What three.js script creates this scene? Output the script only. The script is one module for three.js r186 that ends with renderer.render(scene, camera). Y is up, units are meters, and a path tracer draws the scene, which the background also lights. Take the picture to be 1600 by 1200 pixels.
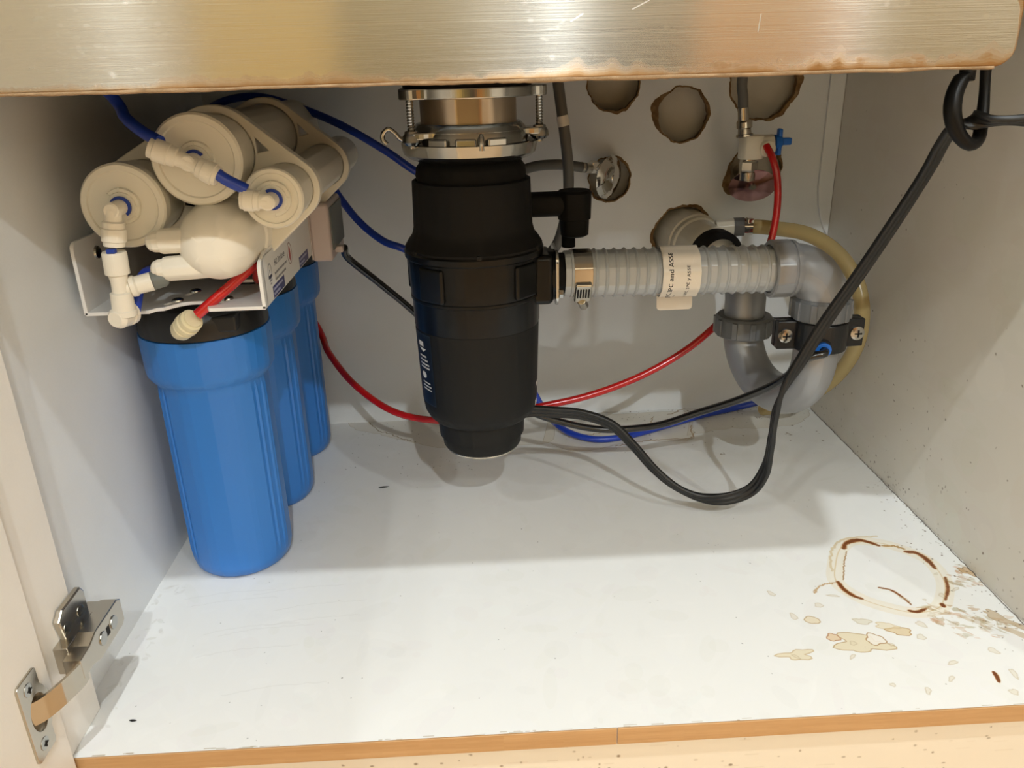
import * as THREE from 'three';
import { RoundedBoxGeometry } from 'three/addons/geometries/RoundedBoxGeometry.js';
import { mergeGeometries, mergeVertices, toCreasedNormals } from 'three/addons/utils/BufferGeometryUtils.js';
import { RectAreaLightUniformsLib } from 'three/addons/lights/RectAreaLightUniformsLib.js';

// ---------------------------------------------------------------- camera, light, exposure
const scene = new THREE.Scene();
const camera = new THREE.PerspectiveCamera(51.295, 4 / 3, 0.02, 20);
camera.position.set(-0.0037, 0.5, 1.1202);
camera.rotation.set(-0.3795, -0.037, -0.0276, 'YXZ');
scene.background = new THREE.Color(0x000000);
const renderer = new THREE.WebGLRenderer({ antialias: true });
renderer.toneMapping = THREE.LinearToneMapping;
renderer.toneMappingExposure = 0.77;
renderer.shadowMap.enabled = true;
renderer.shadowMap.type = THREE.PCFSoftShadowMap;
RectAreaLightUniformsLib.init();
const LAMP_COLOR = new THREE.Color().setRGB(0.92, 1.0, 1.04);
// recessed ceiling lamps: x, z, candela
const LAMPS = [[0.10, 1.50, 11.0], [0.36, 3.05, 20.0], [1.55, 3.05, 11.0], [-1.15, 2.20, 4.0], [-1.35, 3.05, 6.0]];
const CEIL = 2.3;

// ---------------------------------------------------------------- helpers
let seed = 20431;
const rnd = () => { seed = (seed * 1664525 + 1013904223) >>> 0; return seed / 4294967296; };
const rr = (a, b) => a + (b - a) * rnd();
const V = (a, b, c) => Array.isArray(a) ? new THREE.Vector3(a[0], a[1], a[2]) : new THREE.Vector3(a, b, c);
const used = new Map();
function numbered(n) { const k = used.get(n) || 0; used.set(n, k + 1); return k ? n + '_' + String(k).padStart(3, '0') : n; }
function shadow(m) { m.castShadow = true; m.receiveShadow = true; return m; }
function mesh(name, geo, mat, parent, origin) {
  if (Array.isArray(geo)) geo = mergeGeometries(geo.map(g => { const n = g.index ? g.toNonIndexed() : g; for (const k of Object.keys(n.attributes)) if (!['position', 'normal', 'uv'].includes(k)) n.deleteAttribute(k); return n; }), false);
  if (origin) geo.translate(-origin[0], -origin[1], -origin[2]);
  const m = shadow(new THREE.Mesh(geo, mat)); m.name = name;
  if (parent) parent.add(m);
  return m;
}
function tagged(o, label, category, group) { o.userData.label = label; o.userData.category = category; if (group) o.userData.group = group; return o; }
function single(name, geo, mat, label, category, group) { const m = mesh(numbered(name), geo, mat, scene); return tagged(m, label, category, group); }
function struct(name, geo, mat, label) { const m = mesh(name, geo, mat, scene); m.userData.kind = 'structure'; if (label) m.userData.label = label; return m; }
// a thing: Group at its base; part() takes geometry in scene metres and moves it under the group
function thing(name, at, label, category, group) {
  const g = new THREE.Group(); g.name = numbered(name); g.position.set(...at); g.userData.at = undefined; scene.add(g);
  delete g.userData.at; origins.set(g, at); return tagged(g, label, category, group);
}
const origins = new Map();
function part(name, geo, mat, parent, label) {
  const o = origins.get(parent); const m = mesh(name, geo, mat, parent, o); origins.set(m, o);
  if (label) m.userData.label = label; return m;
}
// planar uv in metres, by dominant normal
function uvm(geo, s = 1) {
  const g = geo.index ? geo.toNonIndexed() : geo; const p = g.attributes.position, n = g.attributes.normal; const uv = new Float32Array(p.count * 2);
  for (let i = 0; i < p.count; i++) {
    const ax = Math.abs(n.getX(i)), ay = Math.abs(n.getY(i)), az = Math.abs(n.getZ(i)); let a, b;
    if (ay >= ax && ay >= az) { a = p.getX(i); b = p.getZ(i); } else if (ax >= az) { a = p.getZ(i); b = p.getY(i); } else { a = p.getX(i); b = p.getY(i); }
    uv[2 * i] = a / s; uv[2 * i + 1] = b / s;
  }
  g.setAttribute('uv', new THREE.BufferAttribute(uv, 2)); return g;
}
function box(x0, x1, y0, y1, z0, z1, r = 0) {
  const w = x1 - x0, h = y1 - y0, d = z1 - z0;
  const g = r ? new RoundedBoxGeometry(w, h, d, 3, Math.min(r, w / 2.01, h / 2.01, d / 2.01)) : new THREE.BoxGeometry(w, h, d);
  g.translate((x0 + x1) / 2, (y0 + y1) / 2, (z0 + z1) / 2); return uvm(g);
}
// profile [[t, r], ...] turned round the axis from point a towards point b (t in metres from a)
function turned(a, b, prof, seg = 48, crease = 0.7) {
  let g = new THREE.LatheGeometry(prof.map(([t, r]) => new THREE.Vector2(Math.max(r, 1e-5), t)), seg);
  g = toCreasedNormals(g, crease);
  const d = V(b).sub(V(a)).normalize(); const q = new THREE.Quaternion().setFromUnitVectors(new THREE.Vector3(0, 1, 0), d);
  g.applyQuaternion(q); g.translate(a[0], a[1], a[2]); return g;
}
const rodGeo = (a, b, r, seg = 32, ch = 0.0006) => { const L = V(a).distanceTo(V(b)); return turned(a, b, [[0, 0], [0, r - ch], [ch, r], [L - ch, r], [L, r - ch], [L, 0]], seg); };
const curve = (pts, t = 0.5) => new THREE.CatmullRomCurve3(pts.map(p => V(p)), false, 'catmullrom', t);
function tubeGeo(pts, r, n = 160, seg = 14) {
  const c = pts.getPoint ? pts : curve(pts); const g = new THREE.TubeGeometry(c, n, r, seg, false);
  const ends = [];
  for (const t of [0, 1]) { const p = c.getPointAt(t), d = c.getTangentAt(t).multiplyScalar(t ? 1 : -1); const k = new THREE.CircleGeometry(r, seg); k.applyQuaternion(new THREE.Quaternion().setFromUnitVectors(new THREE.Vector3(0, 0, 1), d)); k.translate(p.x, p.y, p.z); ends.push(k.toNonIndexed()); }
  return mergeGeometries([g.toNonIndexed(), ...ends]);
}
// a pipe with varying radius along a curve
function pipeGeo(c, rad, n = 60, seg = 40) {
  const g = new THREE.TubeGeometry(c, n, 1, seg, false); const p = g.attributes.position, nn = g.attributes.normal;
  for (let i = 0; i <= n; i++) { const q = c.getPointAt(i / n), r = rad(i / n); for (let j = 0; j <= seg; j++) { const k = i * (seg + 1) + j; p.setXYZ(k, q.x + nn.getX(k) * r, q.y + nn.getY(k) * r, q.z + nn.getZ(k) * r); } }
  g.computeVertexNormals();
  return g;
}
function hexNut(a, b, r, h, n = 6) {           // n-sided nut along a->b with rounded rim
  const g = turned(a, b, [[0, 0], [0, r * 0.9], [h * 0.15, r], [h * 0.85, r], [h, r * 0.9], [h, 0]], n, 0.4); return g;
}
function extr(shape, depth, bevel = 0, seg = 24) {
  return new THREE.ExtrudeGeometry(shape, { depth, bevelEnabled: bevel > 0, bevelThickness: bevel, bevelSize: bevel, bevelOffset: -bevel, bevelSegments: 2, curveSegments: seg });
}
function rrect(x0, y0, x1, y1, r) {
  const s = new THREE.Shape(); s.moveTo(x0 + r, y0); s.lineTo(x1 - r, y0); s.absarc(x1 - r, y0 + r, r, -Math.PI / 2, 0); s.lineTo(x1, y1 - r); s.absarc(x1 - r, y1 - r, r, 0, Math.PI / 2);
  s.lineTo(x0 + r, y1); s.absarc(x0 + r, y1 - r, r, Math.PI / 2, Math.PI); s.lineTo(x0, y0 + r); s.absarc(x0 + r, y0 + r, r, Math.PI, Math.PI * 1.5); return s;
}
const basis = (g, ex, ey, ez, o) => { g.applyMatrix4(new THREE.Matrix4().makeBasis(V(ex), V(ey), V(ez)).setPosition(o[0], o[1], o[2])); return g; };
const arc = (cx, cy, r, a0, a1, n = 10) => Array.from({ length: n + 1 }, (_, i) => { const a = a0 + (a1 - a0) * i / n; return [cx + r * Math.cos(a), cy + r * Math.sin(a)]; });

// ---------------------------------------------------------------- textures
const R3 = (x, y, s) => { let h = Math.imul(x, 374761393) ^ Math.imul(y, 668265263) ^ Math.imul(s, 2246822519); h = Math.imul(h ^ (h >>> 13), 1274126177); return ((h ^ (h >>> 16)) >>> 0) / 4294967296; };
function vn(x, y, s, per) { const xi = Math.floor(x), yi = Math.floor(y), fx = x - xi, fy = y - yi, u = fx * fx * (3 - 2 * fx), v = fy * fy * (3 - 2 * fy); const m = a => ((a % per) + per) % per;
  const a = R3(m(xi), m(yi), s), b = R3(m(xi + 1), m(yi), s), c = R3(m(xi), m(yi + 1), s), d = R3(m(xi + 1), m(yi + 1), s); return a + (b - a) * u + (c - a) * v + (a - b - c + d) * u * v; }
function dataTex(w, h, fn, srgb) {
  const d = new Uint8Array(w * h * 4); for (let y = 0; y < h; y++) for (let x = 0; x < w; x++) { const c = fn(x / w, y / h, x, y); const i = 4 * (y * w + x); d[i] = c[0]; d[i + 1] = c[1]; d[i + 2] = c[2]; d[i + 3] = 255; }
  const t = new THREE.DataTexture(d, w, h); t.wrapS = t.wrapT = THREE.RepeatWrapping; t.magFilter = THREE.LinearFilter; t.minFilter = THREE.LinearMipmapLinearFilter; t.generateMipmaps = true;
  if (srgb) t.colorSpace = THREE.SRGBColorSpace; t.needsUpdate = true; return t;
}
const rep = (t, sx, sy) => { const c = t.clone(); c.repeat.set(sx, sy); c.needsUpdate = true; return c; };
function canvasTex(w, h, draw, srgb = true) { const c = document.createElement('canvas'); c.width = w; c.height = h; draw(c.getContext('2d'), w, h); const t = new THREE.CanvasTexture(c); if (srgb) t.colorSpace = THREE.SRGBColorSpace; t.anisotropy = 8; return t; }
const grain = dataTex(256, 256, (u, v, x, y) => { const n = 0.5 * vn(u * 64, v * 64, 3, 64) + 0.5 * R3(x, y, 9); const k = 90 + 120 * n; return [k, k, k]; });
const mottle = (base, amp, s) => dataTex(512, 512, (u, v, x, y) => { const n = (0.45 * vn(u * 6, v * 6, s, 6) + 0.3 * vn(u * 21, v * 21, s + 1, 21) + 0.25 * R3(x, y, s + 2)) - 0.5; return base.map(b => Math.max(0, Math.min(255, b + n * amp))); }, true);
const brush = dataTex(64, 1024, (u, v, x, y) => { const n = 0.6 * R3(0, y, 5) + 0.25 * vn(u * 4, v * 300, 6, 300) + 0.15 * R3(x, y, 7); const k = 60 + 150 * n; return [k, k, k]; });
const woodTex = dataTex(512, 256, (u, v, x, y) => { const g = vn(u * 5, v * 40, 11, 40) * 0.5 + vn(u * 16, v * 120, 12, 120) * 0.3 + R3(x >> 3, y, 13) * 0.2; return [184 + 26 * (g - .5), 142 + 28 * (g - .5), 95 + 28 * (g - .5)]; }, true);

// ---------------------------------------------------------------- materials
const std = (o) => new THREE.MeshStandardMaterial(o);
const phy = (o) => new THREE.MeshPhysicalMaterial(o);
const melTex = mottle([229, 231, 231], 8, 31);
const M = {
  wall: std({ map: rep(melTex, 2.2, 2.2), roughness: 0.42, bumpMap: rep(grain, 30, 30), bumpScale: 0.00006 }),
  stile: std({ map: rep(mottle([240, 236, 229], 8, 41), 2.2, 2.2), roughness: 0.45 }),
  plaster: std({ map: rep(mottle([214, 206, 190], 18, 51), 4, 4), roughness: 0.9 }),
  rawBoard: std({ map: rep(mottle([120, 92, 56], 90, 61), 14, 14), roughness: 0.95 }),
  edge: std({ map: rep(woodTex, 1.6, 6), roughness: 0.5 }),
  blue: phy({ color: 0x2c76c6, roughness: 0.38, clearcoat: 0.15, clearcoatRoughness: 0.35, bumpMap: rep(grain, 8, 8), bumpScale: 0.00003 }),
  capBlack: std({ color: 0x17181a, roughness: 0.36 }),
  white: phy({ color: 0xe9e3d2, roughness: 0.38, clearcoat: 0.1, clearcoatRoughness: 0.3 }),
  whiteB: phy({ color: 0xefe8d8, roughness: 0.34 }),
  bracket: phy({ color: 0xe6e4e0, roughness: 0.3, clearcoat: 0.3, clearcoatRoughness: 0.25 }),
  clipBlue: std({ color: 0x1f3f9e, roughness: 0.4 }),
  blackMatte: phy({ specularIntensity: 0.4, color: 0x131211, roughness: 0.62, bumpMap: rep(grain, 20, 20), bumpScale: 0.0001 }),
  blackBody: phy({ specularIntensity: 0.4, color: 0x191918, roughness: 0.55, bumpMap: rep(grain, 20, 20), bumpScale: 0.00012 }),
  blackGloss: phy({ color: 0x0b0b0a, roughness: 0.3, specularIntensity: 0.45, clearcoat: 0.12, clearcoatRoughness: 0.15 }),
  rubber: phy({ specularIntensity: 0.4, color: 0x0f0e0d, roughness: 0.7 }),
  zinc: std({ color: 0xb4b4b0, metalness: 1, roughness: 0.2 }),
  chrome: std({ color: 0xd8d4cc, metalness: 1, roughness: 0.1 }),
  nickel: std({ color: 0xc2bbae, metalness: 1, roughness: 0.24 }),
  collar: std({ color: 0xb5a693, metalness: 1, roughness: 0.3 }),
  greyHose: phy({ color: 0xb2b8bd, roughness: 0.28, clearcoat: 0.4, clearcoatRoughness: 0.15 }),
  greyPipe: phy({ color: 0x96989b, roughness: 0.34, metalness: 0.3, clearcoat: 0.1 }),
  greyNut: phy({ color: 0x74777a, roughness: 0.42, metalness: 0.2 }),
  pvc: phy({ color: 0xd9d2c0, roughness: 0.3 }),
  braid: std({ color: 0x66645f, roughness: 0.55, bumpMap: rep(grain, 40, 2), bumpScale: 0.0003 }),
  red: phy({ color: 0xc51616, roughness: 0.25, clearcoat: 0.5, clearcoatRoughness: 0.15 }),
  blueTube: phy({ color: 0x1c3fae, roughness: 0.32, clearcoat: 0.3 }),
  blackTube: phy({ color: 0x141414, roughness: 0.25, clearcoat: 0.5 }),
  cord: std({ color: 0x131312, roughness: 0.42 }),
  clear: phy({ color: 0xd8c48e, roughness: 0.25, transmission: 0.45, thickness: 0, ior: 1.4 }),
  handleBlue: std({ color: 0x1668c8, roughness: 0.4 }),
  pinkWhite: std({ color: 0xcfbfb8, roughness: 0.45 }),
  panelGrey: std({ color: 0x6d716c, roughness: 0.5 }),
  dark: std({ color: 0x0c0b0a, roughness: 0.8 }),
  paper: std({ color: 0xe8e0d2, roughness: 0.5 }),
  residue: std({ map: rep(mottle([150, 124, 92], 110, 71), 9, 9), roughness: 0.7 }),
};

// ---------------------------------------------------------------- cabinet shell
const XL = -0.355, XR = 0.494, D = 0.626, TOP = 0.70;
// cabinet floor: white board with stains (real marks copied from the photograph)
{
  const W = 2048, H = 1504, X0 = XL, X1 = XR, Z0 = 0, Z1 = D, PX = W / (X1 - X0);
  const px = x => (x - X0) * PX, pz = z => (z - Z0) / (Z1 - Z0) * H;
  const tex = canvasTex(W, H, (c) => {
    c.fillStyle = '#ecebe7'; c.fillRect(0, 0, W, H);
    for (let i = 0; i < 900; i++) { c.fillStyle = `rgba(${rnd() < .5 ? '255,255,255' : '196,190,180'},${rr(.02, .05)})`; c.beginPath(); c.ellipse(rr(0, W), rr(0, H), rr(8, 60), rr(4, 30), rr(0, 3), 0, 7); c.fill(); }
    const poly = (pts, closed) => { c.beginPath(); pts.forEach(([x, z], i) => i ? c.lineTo(px(x), pz(z)) : c.moveTo(px(x), pz(z))); if (closed) c.closePath(); };
    const wob = (pts, amp, n = 6) => { const cv = new THREE.CatmullRomCurve3(pts.map(p => new THREE.Vector3(p[0], 0, p[1]))); return cv.getPoints(pts.length * n).map(p => [p.x + rr(-amp, amp), p.z + rr(-amp, amp)]); };
    const blot = (x, z, a, b, rot, fill, line, lobes = 0.25, n = 26) => { const pts = []; const ph = rr(0, 6), ph2 = rr(0, 6); for (let i = 0; i < n; i++) { const t = i / n * 6.2832; const k = 1 + lobes * (Math.sin(3 * t + ph) * .5 + Math.sin(5 * t + ph2) * .35) + rr(-.06, .06); const u = Math.cos(t) * a * k, v = Math.sin(t) * b * k; pts.push([x + u * Math.cos(rot) - v * Math.sin(rot), z + u * Math.sin(rot) + v * Math.cos(rot)]); } poly(pts, true); if (fill) { c.fillStyle = fill; c.fill(); } if (line) { c.strokeStyle = line; c.lineWidth = 2.2; c.stroke(); } };
    const stroke = (pts, col, w, amp = .0008, n = 8) => { poly(wob(pts, amp, n)); c.strokeStyle = col; c.lineWidth = w; c.lineCap = 'round'; c.lineJoin = 'round'; c.stroke(); };
    // dried water along the back edge
    for (const [pts, f] of [
      [[[-0.2121, 0.0023], [-0.1944, 0.0272], [-0.1541, 0.0491], [-0.1148, 0.0746], [-0.0589, 0.1009], [0.0136, 0.0979], [0.0867, 0.0948], [0.0842, 0.0167], [-0.0616, 0.0014], [-0.1993, -0.0105]], 'rgba(176,150,104,.15)'],
      [[[0.0777, 0.0939], [0.1193, 0.1286], [0.2039, 0.1066], [0.2890, 0.1068], [0.2961, 0.0685], [0.3047, 0.0158], [0.1925, 0.0113], [0.0945, 0.0106]], 'rgba(182,152,100,.17)'],
      [[[0.2850, 0.0936], [0.3408, 0.0775], [0.4061, 0.0798], [0.4582, 0.0672], [0.4872, 0.0230], [0.4073, 0.0194], [0.3095, 0.0163]], 'rgba(186,164,120,.16)']]) { poly(wob(pts, .0022, 5), true); c.fillStyle = f; c.fill(); c.strokeStyle = 'rgba(120,92,44,.35)'; c.lineWidth = 1.6; c.stroke(); }
    stroke([[-0.2125, -0.0000], [-0.1839, -0.0042], [-0.1408, -0.0141], [-0.1214, -0.0169]], 'rgba(88,72,34,.75)', 2.6, .0014);
    stroke([[-0.1803, 0.0009], [-0.1655, 0.0301], [-0.1430, 0.0480], [-0.1248, 0.0651], [-0.1056, 0.0755]], 'rgba(104,78,34,.7)', 3, .0018);
    stroke([[0.2464, 0.0265], [0.2397, 0.0491], [0.2128, 0.0599], [0.1880, 0.0663], [0.1635, 0.0726], [0.1393, 0.0789]], 'rgba(140,98,34,.8)', 3, .0018);
    stroke([[0.2965, 0.0595], [0.2913, 0.0943], [0.2850, 0.1043], [0.2505, 0.1029], [0.2129, 0.1075], [0.1746, 0.1181]], 'rgba(140,98,34,.8)', 3, .002);
    stroke([[0.2742, 0.0199], [0.3212, -0.0096], [0.3319, 0.0065], [0.3882, 0.0174]], 'rgba(120,82,34,.6)', 5, .0022);
    for (let i = 0; i < 90; i++) { const x = rr(.2, .48), z = rr(.004, .16) * rnd(); c.fillStyle = `rgba(70,50,28,${rr(.25, .75)})`; c.beginPath(); c.ellipse(px(x), pz(z), rr(1, 5), rr(.8, 3), rr(0, 3), 0, 7); c.fill(); }
    for (let i = 0; i < 70; i++) { const x = rr(-.2, .0), z = rr(.0, .18); c.fillStyle = `rgba(52,44,34,${rr(.2, .7)})`; c.beginPath(); c.ellipse(px(x), pz(z), rr(.8, 4), rr(.6, 2), rr(0, 3), 0, 7); c.fill(); }
    for (const [x, z, a] of [[0.3159, 0.1559, 9], [0.4294, 0.0410, 10], [0.4273, 0.1038, 12], [0.3621, 0.0219, 11], [0.4043, 0.0430, 9]]) for (let i = 0; i < 9; i++) { c.fillStyle = `rgba(84,58,30,${rr(.3, .8)})`; c.beginPath(); c.ellipse(px(x) + rr(-a, a), pz(z) + rr(-a, a) * .8, rr(1, 5), rr(1, 3), rr(0, 3), 0, 7); c.fill(); }
    // rust ring left by a rounded square can
    const ring = [[0.3949, 0.3796], [0.4228, 0.3846], [0.4429, 0.3989], [0.4587, 0.4221], [0.4570, 0.4550], [0.4440, 0.4806], [0.4271, 0.4995], [0.4017, 0.5043], [0.3809, 0.4957], [0.3601, 0.4789], [0.3481, 0.4514], [0.3609, 0.4185], [0.3785, 0.3909]];
    const closedRing = new THREE.CatmullRomCurve3(ring.map(p => new THREE.Vector3(p[0], 0, p[1])), true).getPoints(180).map(p => [p.x, p.z]);
    poly(closedRing, true); c.strokeStyle = 'rgba(230,216,184,.38)'; c.lineWidth = 40; c.stroke(); c.strokeStyle = 'rgba(236,230,216,.8)'; c.lineWidth = 22; c.stroke();
    c.strokeStyle = 'rgba(206,176,124,.5)'; c.lineWidth = 3; c.stroke();
    const rust = (pts, w) => { const q = new THREE.CatmullRomCurve3(pts.map(p => new THREE.Vector3(p[0], 0, p[1]))).getSpacedPoints(70); const f0 = rr(0, 9);
      for (const [k, col, al] of [[1.15, '196,150,92', .10], [.8, '146,86,38', .28], [.5, '112,58,22', .45]]) q.forEach((p, i) => { const t = i / 70; const e = Math.sin(Math.PI * Math.min(1, .06 + t * .94)); const ww = w * k * (.35 + .65 * Math.sqrt(e)) * (.6 + .6 * vn(i / 6 + f0, 1, 77, 999)); c.fillStyle = `rgba(${col},${al * (.5 + .7 * vn(i / 4, f0, 78, 999))})`; c.beginPath(); c.ellipse(px(p.x) + rr(-1, 1) * w * .14, pz(p.z) + rr(-1, 1) * w * .14, ww * .5 + 1, ww * .42 + .8, rr(0, 3), 0, 7); c.fill(); }); };
    rust([[0.3807, 0.3923], [0.3877, 0.3828], [0.4044, 0.3778], [0.4146, 0.3839], [0.4213, 0.3908]], 16);
    rust([[0.4432, 0.4039], [0.4541, 0.4073], [0.4586, 0.4197], [0.4587, 0.4372]], 15);
    rust([[0.3492, 0.4504], [0.3499, 0.4624], [0.3543, 0.4733], [0.3615, 0.4801]], 13);
    rust([[0.3972, 0.5010], [0.4034, 0.5034], [0.4150, 0.4995]], 9);
    rust([[0.3857, 0.4632], [0.3957, 0.4683], [0.4014, 0.4802], [0.4040, 0.4926]], 6);
    rust([[0.4607, 0.4520], [0.4527, 0.4709], [0.4402, 0.4885]], 9); rust([[0.4339, 0.4940], [0.4336, 0.4980]], 10);
    stroke([[0.3815, 0.3986], [0.3696, 0.4192], [0.3568, 0.4467]], 'rgba(150,104,52,.75)', 3, .0008);
    stroke([[0.3451, 0.4523], [0.3339, 0.4535], [0.3233, 0.4602], [0.3189, 0.4662]], 'rgba(178,138,86,.7)', 4, .0012);
    stroke([[0.3507, 0.4327], [0.3668, 0.3948], [0.3902, 0.3740], [0.4274, 0.3720]], 'rgba(206,184,140,.6)', 6, .0012);
    stroke([[0.4254, 0.3911], [0.4377, 0.3922], [0.4442, 0.3990]], 'rgba(170,128,66,.8)', 5, .0014);
    // tan drops with darker rims
    blot(0.2996, 0.5076, .0072, .0052, .3, 'rgba(226,212,182,.8)', 'rgba(168,134,84,.7)', .1);
    blot(0.2678, 0.5535, .014, .0062, -.1, 'rgba(228,214,182,.8)', 'rgba(176,142,86,.6)', .6);
    blot(0.3307, 0.5429, .022, .0125, .15, 'rgba(226,212,182,.85)', 'rgba(168,132,78,.7)', .5, 40);
    blot(0.3463, 0.5389, .0085, .0075, .1, 'rgba(238,232,220,.9)', 'rgba(158,116,62,.85)', .3);
    blot(0.3740, 0.5294, .0105, .0058, .25, 'rgba(222,202,164,.85)', 'rgba(168,124,66,.85)', .3);
    blot(0.3092, 0.5333, .006, .005, 0, 'rgba(222,196,160,.8)', 'rgba(168,110,66,.8)', .2);
    blot(0.3651, 0.5213, .010, .0045, .2, 'rgba(226,212,178,.6)', 'rgba(190,158,104,.5)', .4);
    blot(0.3462, 0.5132, .008, .004, .2, 'rgba(216,208,186,.6)', 'rgba(176,158,120,.5)', .3);
    for (let i = 0; i < 26; i++) blot(rr(.25, .47), rr(.46, .615), rr(.001, .006), rr(.001, .004), rr(0, 3), 'rgba(214,200,172,.35)', 'rgba(164,140,100,.3)', .3, 14);
    // grime by the right side
    for (const [x, z, n, s] of [[0.4736, 0.4564, 30, .02], [0.4363, 0.5100, 34, .024], [0.4409, 0.5337, 18, .02], [0.4697, 0.5268, 30, .018], [0.4893, 0.4409, 16, .012]]) for (let i = 0; i < n; i++) blot(x + rr(-s, s), z + rr(-s, s) * .6, rr(.001, .007), rr(.0008, .003), rr(0, 1.2), `rgba(${150 + rr(-20, 30) | 0},116,66,${rr(.12, .4)})`, null, .5, 12);
    blot(0.4881, 0.4442, .005, .008, -.6, 'rgba(186,148,98,.6)', 'rgba(138,98,54,.6)', .5); blot(0.4783, 0.5210, .020, .005, .9, 'rgba(176,146,104,.55)', 'rgba(130,98,60,.4)', .6); blot(0.4788, 0.5413, .014, .004, .9, 'rgba(180,152,112,.5)', null, .5);
    rust([[0.4275, 0.5878], [0.4265, 0.5940], [0.4244, 0.6000]], 8);
    for (let i = 0; i < 130; i++) { const x = XR - .002 - .05 * rnd() * rnd(), z = rr(.25, .6); c.fillStyle = `rgba(60,42,24,${rr(.25, .8)})`; c.beginPath(); c.ellipse(px(x), pz(z), rr(.8, 3.2), rr(.8, 2.4), rr(0, 3), 0, 7); c.fill(); }
    stroke([[XR - .001, .02], [XR - .001, .15], [XR - .001, .3], [XR - .001, .45], [XR - .001, .62]], 'rgba(40,30,20,.75)', 3, .0006, 30);
    for (let i = 0; i < 160; i++) { c.fillStyle = `rgba(50,44,38,${rr(.15, .6)})`; c.beginPath(); c.ellipse(px(rr(X0, X1)), pz(rr(0, Z1)), rr(.6, 2.2), rr(.5, 1.5), rr(0, 3), 0, 7); c.fill(); }
    // scuffs by the left side
    for (let i = 0; i < 9; i++) { const a = rr(.4, .58), b = rr(-.32, -.2); stroke([[b, a], [b + .04, a - .008], [b + .09, a - .01]], 'rgba(170,166,158,.13)', 2, .001); }
    for (let i = 0; i < 40; i++) { const z = rr(.4, .6); c.fillStyle = `rgba(170,162,144,${rr(.05, .15)})`; c.beginPath(); c.ellipse(px(XL + rr(.0, .03)), pz(z), rr(3, 14), rr(2, 6), rr(0, 3), 0, 7); c.fill(); }
    for (let i = 0; i < 40; i++) { c.fillStyle = `rgba(140,116,80,${rr(.2, .6)})`; c.fillRect(px(rr(X0, X1)), H - rr(2, 6), rr(4, 30), rr(1, 3)); }
  });
  const g = box(XL, XR, -0.0165, 0, -0.004, D);
  const p = g.attributes.position, uv = g.attributes.uv; for (let i = 0; i < p.count; i++) uv.setXY(i, (p.getX(i) - X0) / (X1 - X0), 1 - (p.getZ(i) - Z0) / (Z1 - Z0));
  struct('floor', g, std({ map: tex, roughness: 0.36, bumpMap: rep(grain, 26, 20), bumpScale: 0.00005 }), 'white laminate cabinet floor with rust ring and stains');
}
struct('wall_left', box(XL - .018, XL, -0.10, TOP, -.012, .6), M.wall, 'white laminate left side panel of the cabinet');
// right side, lightly specked
{
  const tex = canvasTex(1024, 1024, (c, W, H) => { c.fillStyle = '#e2ddd2'; c.fillRect(0, 0, W, H); for (let i = 0; i < 260; i++) { c.fillStyle = `rgba(70,54,34,${rr(.15, .6)})`; const low = rnd() < .7; c.beginPath(); c.ellipse(rr(0, W), low ? H - Math.abs(rr(0, 360)) * rnd() : rr(0, H), rr(.6, 2.4), rr(.6, 3), rr(0, 3), 0, 7); c.fill(); }
    for (let i = 0; i < 300; i++) { c.fillStyle = `rgba(${rnd() < .5 ? '255,252,246' : '200,190,172'},${rr(.02, .06)})`; c.beginPath(); c.ellipse(rr(0, W), rr(0, H), rr(8, 70), rr(8, 50), 0, 0, 7); c.fill(); } });
  const g = box(XR, XR + .018, -.10, TOP, -.012, D); const p = g.attributes.position, uv = g.attributes.uv; for (let i = 0; i < p.count; i++) uv.setXY(i, p.getZ(i) / D, (p.getY(i)) / D);
  struct('wall_right', g, std({ map: tex, roughness: 0.45 }), 'white laminate right side panel of the cabinet');
}
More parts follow.
